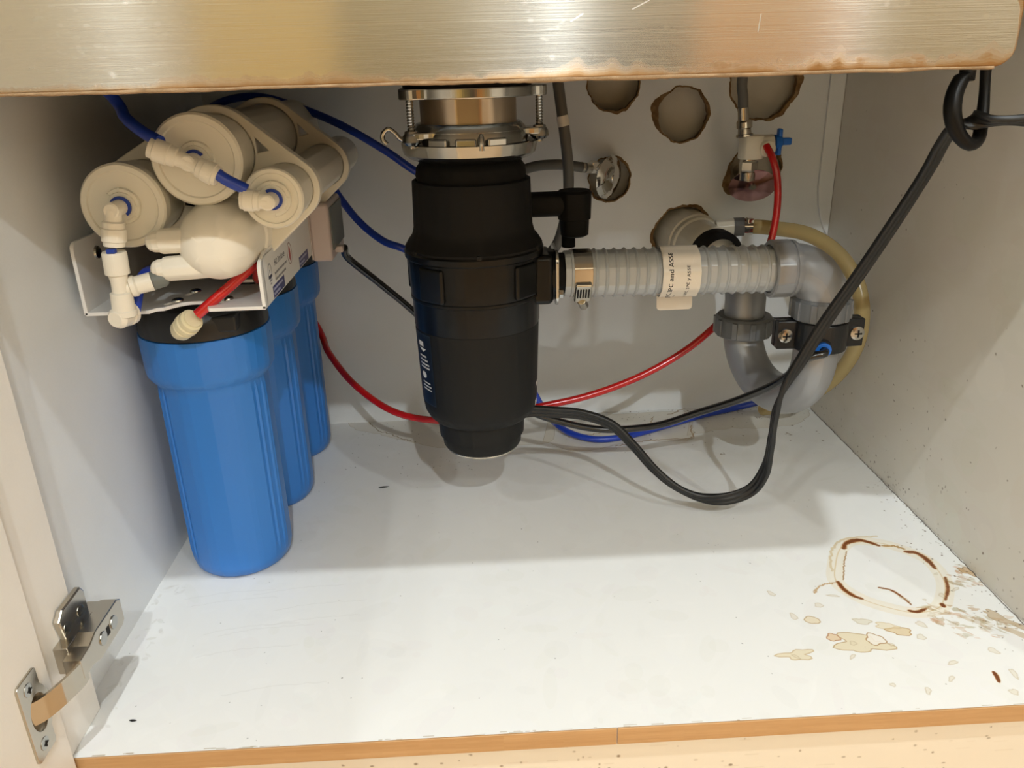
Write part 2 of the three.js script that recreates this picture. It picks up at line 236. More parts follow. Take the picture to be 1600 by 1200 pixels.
// back panel with rough hole-saw cut-outs, raw board at every rim
const HOLES = [ // x, y, rx, ry, lobe[angle, size]
  [0.183, 0.474, 0.035, 0.0355, null], [0.2775, 0.432, 0.034, 0.036, [2.9, .02, .22]], [0.384, 0.470, 0.045, 0.048, [0.2, .02, .14]],
  [0.180, 0.350, 0.029, 0.030, null], [0.383, 0.357, 0.036, 0.034, [3.7, .05, .28]], [0.287, 0.268, 0.0425, 0.0425, [3.3, .03, .06]]];
{
  const s = new THREE.Shape(); s.moveTo(XL, 0); s.lineTo(XR, 0); s.lineTo(XR, TOP); s.lineTo(XL, TOP); s.closePath();
  const rims = [];
  for (const [x, y, a, b, lobe] of HOLES) {
    const n = 84, inner = [], outer = [], ph = rr(0, 6);
    for (let i = 0; i < n; i++) { const t = i / n * Math.PI * 2; let k = 1 + .018 * Math.sin(7 * t + ph) + .014 * Math.sin(13 * t + 2 * ph) + rr(-.012, .012); if (lobe) { let d = Math.atan2(Math.sin(t - lobe[0]), Math.cos(t - lobe[0])); k += lobe[1] * Math.exp(-d * d * 5); }
      inner.push([x + a * k * Math.cos(t), y + b * k * Math.sin(t)]); let w = 1.015 + .055 * Math.pow(Math.max(0, Math.sin(2 * t + ph)), 2) + .03 * rnd(); if (lobe) { const d2 = Math.atan2(Math.sin(t - lobe[0]), Math.cos(t - lobe[0])); w += (lobe[2] || .1) * Math.exp(-d2 * d2 * 4); } outer.push([x + a * k * w * Math.cos(t), y + b * k * w * Math.sin(t)]); }
    const h = new THREE.Path(); inner.slice().reverse().forEach((p, i) => i ? h.lineTo(...p) : h.moveTo(...p)); h.closePath(); s.holes.push(h);
    const rs = new THREE.Shape(); outer.forEach((p, i) => i ? rs.lineTo(...p) : rs.moveTo(...p)); rs.closePath(); const rh = new THREE.Path(); inner.map(([u, v]) => [x + (u - x) * .975, y + (v - y) * .975]).reverse().forEach((p, i) => i ? rh.lineTo(...p) : rh.moveTo(...p)); rs.holes.push(rh);
    rims.push(extr(rs, .0098).translate(0, 0, -.0095));
  }
  const wb = struct('wall_back', uvm(extr(s, .009).translate(0, 0, -.009)), M.wall, 'white cabinet back panel with rough round pipe holes');
  for (const r of rims) { const m = mesh('hole_rim', uvm(r), M.rawBoard, wb); m.userData.label = 'raw brown torn board edge'; }
  struct('wall_room_back', box(-2.0, 2.0, -.10, CEIL, -.13, -.03), M.plaster, 'plaster house wall behind the cabinet');
}
struct('trim_1', box(XL, -.3418, 0, TOP, .573, D, .0008), M.stile, 'white face frame stile at the left side');
struct('trim_2', box(XL, .0918, -.0165, .0004, D, D + .0018, .0006), M.edge, 'left length of tan wood edge banding');
struct('trim_3', box(.0923, XR + .018, -.0165, .0004, D, D + .0018, .0006), M.edge, 'right length of tan wood edge banding');
{
  const tex = canvasTex(1024, 128, (c, W, H) => { c.fillStyle = '#ded2bd'; c.fillRect(0, 0, W, H); for (let i = 0; i < 190; i++) { c.fillStyle = `rgba(80,60,36,${rr(.2, .7)})`; c.beginPath(); c.ellipse(rr(0, W), rr(0, H), rr(.6, 2.2), rr(.6, 2), 0, 0, 7); c.fill(); } for (let i = 0; i < 60; i++) { c.fillStyle = `rgba(150,126,92,${rr(.06, .2)})`; c.fillRect(rr(0, W), rr(0, H), rr(3, 20), 1.4); } });
  const g = box(XL - .018, XR + .018, -.10, -.0168, .60, .618); const p = g.attributes.position, uv = g.attributes.uv; for (let i = 0; i < p.count; i++) uv.setXY(i, (p.getX(i) - XL) / .88, (p.getY(i) + .1) / .09);
  struct('trim_4', g, std({ map: tex, roughness: 0.55 }), 'cream rail below the cabinet floor');
}
// corner strip at the back right
{
  const s = new THREE.Shape(); s.moveTo(.4725, TOP); s.lineTo(.4725, .33); s.quadraticCurveTo(.476, .285, .4935, .262); s.lineTo(.4935, TOP); s.closePath();
  struct('trim_5', uvm(extr(s, .003, .0012).translate(0, 0, .0012)), M.wall, 'narrow white strip in the back right corner');
}
struct('trim_6', box(XL - .02, -.372, -.10, TOP, .6, D), M.stile);
// door, swung open at the left
{
  const sh = new THREE.Shape(); sh.moveTo(-.632, -.035); sh.lineTo(-1.05, -.035); sh.lineTo(-1.05, .475); sh.lineTo(-.632, .475); sh.closePath(); const bore = new THREE.Path(); bore.absarc(-.655, .0745, .0158, 0, 6.2832, true); sh.holes.push(bore);
  const dg = extr(sh, .0188, .0006); dg.rotateY(Math.PI / 2); dg.translate(-.3554, 0, 0);
  const d = struct('door_1', uvm(dg), M.stile, 'open white cabinet door seen from inside');
  d.userData.category = undefined; delete d.userData.category;
}

// ---------------------------------------------------------------- kitchen around the cabinet
struct('floor_room', box(-2, 2, -.14, -.10, -.1, 3.9), std({ map: rep(mottle([206, 170, 128], 40, 81), 2, 2), roughness: 0.4 }), 'tan kitchen floor');
struct('ceiling', box(-2, 2, CEIL, CEIL + .1, -.13, 3.9), std({ color: 0xf4f1ea, roughness: 0.9 }), 'off-white kitchen ceiling');
struct('wall_room_left', box(-2.1, -2, -.14, CEIL + .1, -.13, 3.9), std({ color: 0xefe8da, roughness: 0.9 }));
struct('wall_room_right', box(2, 2.1, -.14, CEIL + .1, -.13, 3.9), std({ color: 0xefe8da, roughness: 0.9 }));
struct('wall_room_front', box(-2.1, 2.1, -.14, CEIL + .1, 3.8, 3.9), std({ color: 0xefe4cc, roughness: 0.9 }));
{ // worktop with cut-out for the sink
  const s = new THREE.Shape(); s.moveTo(-2, -.03); s.lineTo(2, -.03); s.lineTo(2, .65); s.lineTo(.312, .65); s.lineTo(.312, .16); s.lineTo(-.33, .16); s.lineTo(-.33, .65); s.lineTo(-2, .65); s.closePath();
  const g = extr(s, .035, .002); g.rotateX(Math.PI / 2); g.translate(0, TOP + .037, 0);
  single('countertop', uvm(g), std({ map: rep(mottle([150, 132, 110], 90, 91), 3, 3), roughness: 0.25 }), 'speckled brown stone countertop around the sink', 'countertop');
}
// units across the aisle, mirrored by the brushed sink front
{
  const list = [[-1.95, -.87, 0xfaf3e4, 'cream base unit across the aisle'], [-.86, -.42, 0xfad878, 'yellow wooden base unit across the aisle'], [-.41, .14, 0x8a7c4a, 'olive base unit across the aisle'], [.15, .70, 0x3a3833, 'grey base unit across the aisle'], [.71, 1.24, 0xe0983f, 'orange wooden base unit across the aisle'], [1.25, 1.95, 0xb8a678, 'beige base unit across the aisle']];
  for (const [x0, x1, col, label] of list) {
    const o = thing('base_unit', [(x0 + x1) / 2, -.10, 3.4], label, 'cabinet');
    const m = std({ color: col, roughness: 0.5 });
    part('body', box(x0, x1, -.10, .80, 2.86, 3.79), m, o); const d = part('door', box(x0 + .01, x1 - .01, 0, .78, 2.838, 2.86, .004), m, o); part('handle', rodGeo([x1 - .05, .5, 2.815], [x1 - .05, .66, 2.815], .006), M.nickel, d);
  }
}
for (const [x, z, I] of LAMPS) {
  const o = thing('ceiling_lamp', [x, CEIL, z], `round recessed ceiling lamp ${x > 1 ? 'in the far right corner' : x < -1 ? (z > 2.5 ? 'in the far left corner' : 'at the left over the aisle') : z > 2 ? 'over the far units' : 'over the sink aisle'}`, 'lamp');
  part('trim_ring', turned([x, CEIL, z], [x, CEIL - 1, z], [[0, .075], [.006, .074], [.008, .062], [.004, .056], [.0, .056]], 40), M.bracket, o);
  part('lens', turned([x, CEIL, z], [x, CEIL - 1, z], [[0, .055], [.003, .054], [.004, 0]], 40), std({ color: 0xffffff, emissive: new THREE.Color(1, .9, .76), emissiveIntensity: 10, roughness: .6 }), o);
  const l = new THREE.SpotLight(LAMP_COLOR, I * 1, 0, 1.25, .35, 2); l.position.set(x, CEIL - .012, z); l.target.position.set(x, 0, z); l.castShadow = true; l.shadow.radius = 1.6; l.shadow.mapSize.set(1024, 1024); l.shadow.bias = -.0005; l.name = 'lamp_light';
  scene.add(l, l.target);
}

// ---------------------------------------------------------------- sink
{
  const o = thing('kitchen_sink', [-.008, .4865, .4], 'brushed stainless steel apron sink with brown stained lower edge', 'sink');
  const X0 = -.334, X1 = .3165, Y0 = .4917, Y1 = .738;
  const W = 2048, H = 772; const ax = x => (x - X0) / (X1 - X0) * W, ay = y => H - (y - Y0) / (Y1 - Y0) * H;
  const paint = (base, stain, spot, srgb) => canvasTex(W, H, (c) => {
    seed = 777; c.fillStyle = base; c.fillRect(0, 0, W, H);
    for (let i = 0; i < 1600; i++) { c.fillStyle = spot(rr(.03, .08)); c.fillRect(rr(-200, W), rr(0, H), rr(60, 500), 1); }
    for (let i = 0; i < 240; i++) { const l = rnd() < .6; c.fillStyle = spot(rr(.04, .12)); c.beginPath(); c.ellipse(l ? rr(200, 560) : rr(200, W), rr(H - 190, H), rr(2, 7), rr(1.5, 5), 0, 0, 7); c.fill(); }
    for (const [hs, al] of [[1, .13], [.72, .13], [.5, .2], [.34, .3], [.2, .45], [.1, .6]]) { c.beginPath(); c.moveTo(0, H); for (let x = 0; x <= W; x += 3) { const k = vn(x / 90, 1, 21, 999) * .6 + vn(x / 22, 2, 22, 999) * .4; const h = (5 + 34 * k * k + (x > 1480 ? 16 * k : 0) + 3 * R3(x, 3, 8)) * hs; c.lineTo(x, H - h); } c.lineTo(W, H); c.closePath(); c.fillStyle = stain(al); c.fill(); }
    for (let y = H - 320; y < H; y += 3) { const k = vn(y / 40, 4, 23, 999); const w = 5 + 22 * k * k; c.fillStyle = stain(.3 + .3 * k); c.fillRect(W - w, y, w, 4); c.fillStyle = stain(.6); c.fillRect(W - w * .4, y, w, 4); }
    for (let i = 0; i < 60; i++) { const x = rr(1440, W); c.fillStyle = stain(rr(.08, .25)); c.beginPath(); c.ellipse(x, H - rr(0, 22), rr(4, 16), rr(3, 7), 0, 0, 7); c.fill(); }
    c.strokeStyle = 'rgba(255,255,255,.5)'; c.lineWidth = 1.3; for (const [x, y, dx, dy] of [[1360, H - 130, 90, -50], [1330, H - 112, 30, -14], [1220, H - 95, 22, -12], [1560, H - 70, 3, -30]]) { c.beginPath(); c.moveTo(x, y); c.lineTo(x + dx, y + dy); c.stroke(); }
  }, srgb);
  const col = paint('#b4b1aa', a => `rgba(136,88,34,${a})`, a => `rgba(176,168,150,${a})`, true);
  const rough = paint('rgb(50,50,50)', a => `rgba(190,190,190,${a * .6})`, a => `rgba(150,150,150,${a * .8})`, false);
  const met = paint('rgb(255,255,255)', a => `rgba(60,60,60,${a * .7})`, a => `rgba(255,255,255,${a})`, false);
  const s = new THREE.Shape(); const r = .012; s.moveTo(X0, Y1); s.lineTo(X0, Y0); s.lineTo(X1 - r, Y0); s.absarc(X1 - r, Y0 + r, r, -Math.PI / 2, 0); s.lineTo(X1, Y1); s.closePath();
  const g = extr(s, .018, .0012).translate(0, 0, D - .0192);
  const ng = g.index ? g.toNonIndexed() : g; const p = ng.attributes.position, uv = ng.attributes.uv; for (let i = 0; i < p.count; i++) uv.setXY(i, (p.getX(i) - X0) / (X1 - X0), (p.getY(i) - Y0) / (Y1 - Y0));
  const steel = phy({ map: col, roughness: 1, roughnessMap: rough, metalness: 1, metalnessMap: met, anisotropy: 1, anisotropyRotation: Math.PI / 2, bumpMap: rep(brush, 3, 1), bumpScale: 0.00006 });
  const ap = part('apron', ng, steel, o, 'brushed steel front with water spots');
  // hardened bead of brown residue under the lower edge
  { const n = 200, pos = [], idx = []; for (let i = 0; i <= n; i++) { const t = i / n, x = X0 + (X1 - .012 - X0) * t; const h = .0005 + .0012 * vn(t * 34, 1, 33, 999) + .0004 * R3(i, 1, 5), zf = D + .0003 + .0005 * vn(t * 50, 3, 35, 999), yt = Y0 + .0004 + .0006 * vn(t * 40, 6, 36, 999); pos.push(x, yt, zf - .0006, x, Y0 - h * .4, zf + .0002, x, Y0 - h, zf - .001, x, Y0 - h, D - .016); }
    for (let i = 0; i < n; i++) for (let k = 0; k < 3; k++) { const a = i * 4 + k, b = a + 1, c2 = a + 4, d = a + 5; idx.push(a, b, d, a, d, c2); }
    const bg = new THREE.BufferGeometry(); bg.setAttribute('position', new THREE.Float32BufferAttribute(pos, 3)); bg.setIndex(idx); bg.computeVertexNormals(); const b2 = bg.toNonIndexed(); b2.setAttribute('uv', new THREE.Float32BufferAttribute(new Float32Array(b2.attributes.position.count * 2), 2)); part('edge_bead', uvm(b2), M.residue, o, 'uneven tan bead of dried sealant'); }
  const bowl = [box(-.326, .3085, .4925, .4955, .172, .606), box(-.326, -.323, .4955, .735, .172, .606), box(.3055, .3085, .4955, .735, .172, .606), box(-.326, .3085, .4955, .735, .172, .175)];
  part('bowl', bowl, std({ color: 0x8f8b84, metalness: 1, roughness: 0.38 }), o);
}

// ---------------------------------------------------------------- food waste disposer
const DX = -.0085, DZ = .31;
{
  const o = thing('waste_disposer', [DX, .108, DZ], 'black food waste disposer hanging under the sink', 'disposer');
  const at = (prof, seg = 64, crease = .6) => turned([DX, 0, DZ], [DX, 1, DZ], prof, seg, crease);
  // upper backing flange with three ears
  const ear = (R, r, ang, n) => { const s = new THREE.Shape(); const N = 180; for (let i = 0; i < N; i++) { const t = i / N * Math.PI * 2; let k = R; for (const a of ang) { const d = Math.atan2(Math.sin(t - a), Math.cos(t - a)); k += r * Math.exp(-Math.pow(d / .2, 4)); } i ? s.lineTo(k * Math.cos(t), k * Math.sin(t)) : s.moveTo(k * Math.cos(t), k * Math.sin(t)); } s.closePath(); return s; };
  const angs = [.10, 2.45, 4.35];  // angle in x,z (z up the shape = +z)
  const flat = (g, y) => { g.rotateX(Math.PI / 2); g.translate(DX, y, DZ); return g; };
  { const s = ear(.0640, .0115, angs); const h = new THREE.Path(); h.absarc(0, 0, .047, 0, 6.2832, true); s.holes.push(h); part('sink_gasket', at([[.480, .0], [.480, .061], [.4923, .061], [.4923, 0]]), M.rubber, o); part('backing_flange', flat(extr(s, .007, .0012, 60), .4812), M.zinc, o); }
  part('drain_collar', at([[.449, .0445], [.4495, .0462], [.475, .0462], [.475, .0445]]), M.collar, o, 'brushed steel drain collar');
  // upper mounting ring
  { const s = ear(.0555, .0165, angs); const h = new THREE.Path(); h.absarc(0, 0, .045, 0, 6.2832, true); s.holes.push(h); const m = part('mounting_ring', [flat(extr(s, .004, .0012, 60), .4435), at([[.4435, .0450], [.4505, .0475], [.4505, .0500], [.4460, .0545], [.4400, .0568], [.4330, .0580], [.4330, .0545]])], M.zinc, o);
    for (const a of angs) { const x = DX + .068 * Math.cos(a), z = DZ + .068 * Math.sin(a); const prof = [[0, 0], [0, .0036]]; for (let i = 0; i < 16; i++) prof.push([.001 + i * .0026, .0036], [.0023 + i * .0026, .0029]); prof.push([.0436, .0036], [.0436, 0]); part('mounting_screw', turned([x, .4310, z], [x, 1, z], prof, 16, .3), M.zinc, o); part('ear_boss', turned([x, .4335, z], [x, 1, z], [[0, 0], [0, .006], [.003, .0092], [.008, .0085], [.0105, .0065], [.0125, .0062], [.0135, .0035]], 24), M.zinc, m); } }
  // lower ring that locks onto the mount: rim with lugs
  part('locking_ring', at([[.4155, .046], [.4160, .0525], [.4185, .0590], [.4225, .0640], [.4285, .0655], [.4325, .0660], [.4330, .0645], [.4285, .0630], [.4260, .0565], [.4260, .046]]), M.zinc, o);
  for (const a of [1.15, 1.62, 2.05]) part('locking_lug', (() => { const g = new RoundedBoxGeometry(.019, .0085, .0045, 3, .0018); g.rotateY(-(a - Math.PI / 2)); g.translate(DX + .0615 * Math.cos(a), .4350, DZ + .0615 * Math.sin(a)); return uvm(g); })(), M.zinc, o);
  part('ramp_screw', turned([DX + .064 * Math.cos(1.4), .429, DZ + .064 * Math.sin(1.4)], [DX + .064 * Math.cos(1.4), 1, DZ + .064 * Math.sin(1.4)], [[0, 0], [0, .0028], [.011, .0028], [.014, .0015], [.015, 0]], 16), M.zinc, o);
  part('ring_hook', tubeGeo([[DX - .056, .4360, DZ + .026], [DX - .064, .4385, DZ + .027], [DX - .0690, .4440, DZ + .028], [DX - .0745, .4475, DZ + .028], [DX - .0795, .4440, DZ + .028], [DX - .0805, .4385, DZ + .028], [DX - .0770, .4340, DZ + .028]], .0022, 60, 10), M.zinc, o, 'curled metal hook at the ring');
  part('rubber_mount', at([[.395, .0], [.395, .0535], [.402, .0545], [.409, .0535], [.4145, .0495], [.4165, .046], [.4165, 0]]), M.rubber, o);
  part('upper_housing', at([[.330, .0], [.330, .0690], [.3335, .0695], [.3385, .0665], [.3445, .0618], [.352, .0598], [.388, .0588], [.3965, .0585], [.3975, .0570], [.3975, .0545], [.3930, .0535]]), M.blackMatte, o);
  part('seam_flange', at([[.3225, .0], [.3225, .0690], [.3240, .0705], [.3295, .0708], [.3312, .0695], [.3312, 0]]), M.blackGloss, o);
  for (let i = 0; i < 6; i++) { const a = .45 + i * Math.PI / 3; part('seam_screw', turned([DX + .0655 * Math.cos(a), .329, DZ + .0655 * Math.sin(a)], [DX + .0655 * Math.cos(a), 1, DZ + .0655 * Math.sin(a)], [[0, 0], [0, .005], [.005, .0046], [.006, .003], [.006, 0]], 16), M.dark, o); }
  // glossy chamber with raised band and notches
  { const band = []; const s = ear(.0672, .0, [0]); const g = at([[.251, 0], [.251, .0648], [.2530, .0654], [.2830, .0658], [.2860, .0668], [.3000, .0672], [.3225, .0680], [.3240, .0680], [.3240, 0]], 72);
    const blocks = []; for (const a of [.75, 2.25, 3.5, 5.2]) { const b = new RoundedBoxGeometry(.030, .034, .012, 3, .003); b.rotateY(-(a - Math.PI / 2)); b.translate(DX + .0640 * Math.cos(a), .303, DZ + .0640 * Math.sin(a)); blocks.push(uvm(b)); }
    const m = part('grind_chamber', g, M.blackGloss, o); part('rib_band', at([[.2800, .0655], [.2815, .0672], [.2840, .0672], [.2855, .0655]]), M.blackGloss, m); for (const b of blocks) part('screw_boss', b, M.blackGloss, m); }
  // motor shell
  part('motor_shell', at([[.1440, 0], [.1440, .0480], [.1455, .0520], [.1500, .0570], [.1570, .0605], [.1660, .0618], [.2505, .0648], [.2512, .0640], [.2512, 0]], 72), M.blackBody, o);
  part('bottom_cap', at([[.1085, 0], [.1085, .0385], [.1100, .0415], [.1125, .0430], [.1235, .0440], [.1240, .0465], [.1440, .0478], [.1440, 0]], 72), M.blackBody, o);
  part('bottom_plate', at([[.1065, 0], [.1065, .0395], [.1078, .0405], [.1090, .0405], [.1090, 0]], 60), M.nickel, o, 'thin bright rim below the cap');
  // curved printed label on the left of the shell
  const patch = (a0, a1, y0, y1, r0, r1, tex, name, rough = .4) => { const n = 20, pos = [], uv = [], idx = [], nor = []; for (let i = 0; i <= n; i++) for (let j = 0; j <= 1; j++) { const a = a0 + (a1 - a0) * i / n, y = y0 + (y1 - y0) * j, r = r0 + (r1 - r0) * j; pos.push(DX + r * Math.cos(a), y, DZ + r * Math.sin(a)); nor.push(Math.cos(a), 0, Math.sin(a)); uv.push(i / n, j); } for (let i = 0; i < n; i++) { const a = i * 2; idx.push(a, a + 3, a + 1, a, a + 2, a + 3); }
    const g = new THREE.BufferGeometry(); g.setAttribute('position', new THREE.Float32BufferAttribute(pos, 3)); g.setAttribute('normal', new THREE.Float32BufferAttribute(nor, 3)); g.setAttribute('uv', new THREE.Float32BufferAttribute(uv, 2)); g.setIndex(idx); const m = part(name, g, std({ map: tex, roughness: rough, side: THREE.DoubleSide }), o); return m; };
  const lt = canvasTex(512, 512, (c, W, H) => { c.fillStyle = '#0d1016'; c.fillRect(0, 0, W, H); c.strokeStyle = '#2d3a40'; c.lineWidth = 4; c.strokeRect(6, 6, W - 12, H - 12); c.fillStyle = '#d6d6d2';
    c.fillRect(300, 60, 90, 34); c.beginPath(); c.moveTo(300, 106); c.lineTo(430, 106); c.lineTo(380, 132); c.closePath(); c.fill(); for (const [y, w] of [[156, 110], [184, 130], [212, 150], [236, 160]]) { for (let x = 300; x < 300 + w; x += 18) c.fillRect(x, y, 13, 13); }
    c.beginPath(); c.ellipse(350, 300, 44, 24, 0, 0, 7); c.fill(); for (const [y, w] of [[348, 130], [372, 145], [396, 150]]) for (let x = 310; x < 310 + w; x += 14) c.fillRect(x, y, 11, 10); });
  part_label: { patch(3.32, 2.40, .170, .249, .0624, .0651, lt, 'printed_label'); }
  const st = canvasTex(128, 256, (c, W, H) => { c.fillStyle = '#e9e6de'; c.fillRect(0, 0, W, H); c.fillStyle = '#3a3a38'; for (let y = 20; y < H - 12; y += 18) c.fillRect(16, y, 96 - (y * 7) % 40, 7); });
  patch(.30, -.5, .158, .185, .0612, .0625, st, 'data_sticker');
  // dishwasher inlet: stub and rubber elbow cap
  part('inlet_stub', rodGeo([DX + .045, .3615, .262], [.092, .3615, .262], .0132), M.blackMatte, o);
  const cap = part('inlet_cap', turned([.1000, .3265, .262], [.0985, .50, .262], [[0, 0], [0, .0115], [.002, .0150], [.018, .0158], [.019, .0175], [.0465, .0185], [.049, .0165], [.049, 0]], 40), M.rubber, o, 'black rubber cap on the dishwasher inlet');
  part('cap_tab', rodGeo([.0935, .3150, .262], [.0935, .3275, .262], .0075), M.rubber, cap);
  // discharge outlet
  part('outlet_elbow', [box(.045, .0705, .271, .3225, .284, .335, .006), turned([.045, .2965, .306], [1, .2965, .306], [[0, 0], [0, .0245], [.020, .0262], [.0275, .0262], [.0285, .0250], [.0285, 0]], 48)], M.blackGloss, o);
  part('outlet_flange', (() => { const g = extr(rrect(-.0285, -.0285, .0285, .0285, .012), .002, .0005); g.rotateY(Math.PI / 2); g.translate(.0735, .2965, .304); return uvm(g); })(), M.zinc, o);
  for (const [dy, dz] of [[-.014, .026], [.014, -.026]]) part('flange_screw', hexNut([.0755, .2965 + dy, .306 + dz], [1, .2965 + dy, .306 + dz], .0048, .005), M.zinc, o);
  part('outlet_gasket', rodGeo([.0755, .2965, .304], [.084, .2965, .304], .0215), M.rubber, o);
}

// ---------------------------------------------------------------- ribbed drain hose with clamp and paper tag
{
  const a = [.0835, .2962, .304], b = [.3075, .2920, .300];
  const o = thing('drain_hose', [.195, .268, .302], 'grey ribbed drain hose between disposer and trap', 'hose');
  const L = V(a).distanceTo(V(b)); const r = .0238, prof = [[0, .019], [0, r], [.006, r], [.0065, r + .0012], [.009, r + .0012], [.0095, r], [.0275, r]];
  const pitch = .01055; let t = .030; while (t < L - .004) { prof.push([t, r], [t + .0009, r + .0014], [t + .0019, r + .0021], [t + .0029, r + .0014], [t + .0038, r]); t += pitch; } prof.push([L, r], [L, .019]);
  part('hose_body', turned(a, b, prof, 56, .9), M.greyHose, o);
  const at = s => V(a).lerp(V(b), s / L).toArray();
  const cl = part('band_clamp', turned(at(.0085), b, [[0, r], [0, r + .0012], [.0002, r + .0016], [.0188, r + .0016], [.0192, r + .0012], [.0192, r]], 56), M.nickel, o, 'stainless band clamp');
  const cc = at(.018); const base = [cc[0], cc[1] - .0150, cc[2] + .0200];
  const nrm = V(0, -.55, .84), tan = V(0, .84, .55);
  const hb = new RoundedBoxGeometry(.0175, .0260, .007, 3, .0022); basis(hb, [1, 0, 0], tan.toArray(), nrm.toArray(), base); part('worm_housing', uvm(hb), M.nickel, cl);
  for (let i = 0; i < 5; i++) { const s = new THREE.BoxGeometry(.0016, .012, .0012); s.translate(-.0056 + i * .0028, .001, .0036); basis(s, [1, 0, 0], tan.toArray(), nrm.toArray(), base); part('clamp_slot', uvm(s), M.dark, cl); }
  part('clamp_screw', [rodGeo([base[0] - .001, base[1] - .010, base[2] - .0045], [base[0] + .003, base[1] - .0185, base[2] - .012], .0050, 20), hexNut([base[0] + .002, base[1] - .0165, base[2] - .0100], [base[0] + .004, base[1] - .0215, base[2] - .0140], .0048, .004)], M.nickel, cl);
  // paper tag wrapped round the hose, its tail hanging free behind
  const s0 = .1000, s1 = .1395, R = r + .0027; const ax = V(b).sub(V(a)).normalize(); const up = V(0, 1, 0), fw = V(0, 0, 1);
  const tagTex = canvasTex(512, 1024, (c, W, H) => { c.fillStyle = '#e9e1d4'; c.fillRect(0, 0, W, H); for (let i = 0; i < 60; i++) { c.strokeStyle = `rgba(${rnd() < .5 ? '255,255,255' : '206,196,182'},.25)`; c.lineWidth = rr(1, 5); c.beginPath(); const x = rr(0, W), y = rr(0, H); c.moveTo(x, y); c.lineTo(x + rr(-60, 60), y + rr(-60, 60)); c.stroke(); }
    c.fillStyle = '#1c1a18'; const line = (x, y, font, pre, text) => { c.save(); c.translate(x, y); c.rotate(-Math.PI / 2); c.scale(.58, 1); c.font = font; c.textAlign = 'left'; c.fillText(text, 0, 0); c.textAlign = 'right'; c.fillText(pre, 0, 0); c.restore(); };
    line(140, 628, 'bold 80px sans-serif', 'Meets U', 'PC, IPC and ASSE'); line(362, 600, 'bold 58px sans-serif', 'Cumple con normas ', 'UPC, IPC y ASSE'); line(206, 630, '40px sans-serif', '', 'ites'); });
  { const n = 40, pos = [], uv = [], idx = []; for (let i = 0; i <= n; i++) { const th = -1.65 + (3.75) * i / n; const rr2 = R + .0006 * Math.sin(9 * th); for (let j = 0; j <= 6; j++) { const s = s0 + (s1 - s0) * j / 6; const c = V(a).addScaledVector(ax, s).addScaledVector(fw, rr2 * Math.cos(th)).addScaledVector(up, rr2 * Math.sin(th)); pos.push(c.x, c.y, c.z); uv.push(j / 6, .32 + .60 * i / n); } }
    for (let i = 0; i < n; i++) for (let j = 0; j < 6; j++) { const q = i * 7 + j; idx.push(q, q + 1, q + 8, q, q + 8, q + 7); }
    const g = new THREE.BufferGeometry(); g.setAttribute('position', new THREE.Float32BufferAttribute(pos, 3)); g.setAttribute('uv', new THREE.Float32BufferAttribute(uv, 2)); g.setIndex(idx); g.computeVertexNormals();
    const m = part('paper_tag', g, std({ map: tagTex, roughness: .35, side: THREE.DoubleSide }), o, 'white paper tag with black print');
    const tailTex = canvasTex(256, 256, (c, W, H) => { c.fillStyle = '#e6ddd1'; c.fillRect(0, 0, W, H); c.fillStyle = '#1c1a18'; c.save(); c.translate(98, 176); c.rotate(-Math.PI / 2); c.font = 'bold 52px sans-serif'; c.fillText('Meet', 0, 0); c.restore(); c.save(); c.translate(186, 84); c.rotate(-Math.PI / 2); c.font = 'bold 44px sans-serif'; c.fillText('C', 0, 0); c.restore(); });
    const tg = extr(rrect(-.0195, -.021, .0195, .021, .004), .0004); const tp = tg.attributes.position, tu = tg.attributes.uv; for (let i = 0; i < tp.count; i++) tu.setXY(i, (tp.getX(i) + .0195) / .039, (tp.getY(i) + .021) / .042); tg.rotateX(-.12); tg.translate(.2070, .2675, .2830);
    part('tag_tail', tg, std({ map: tailTex, roughness: .4 }), m); }
}

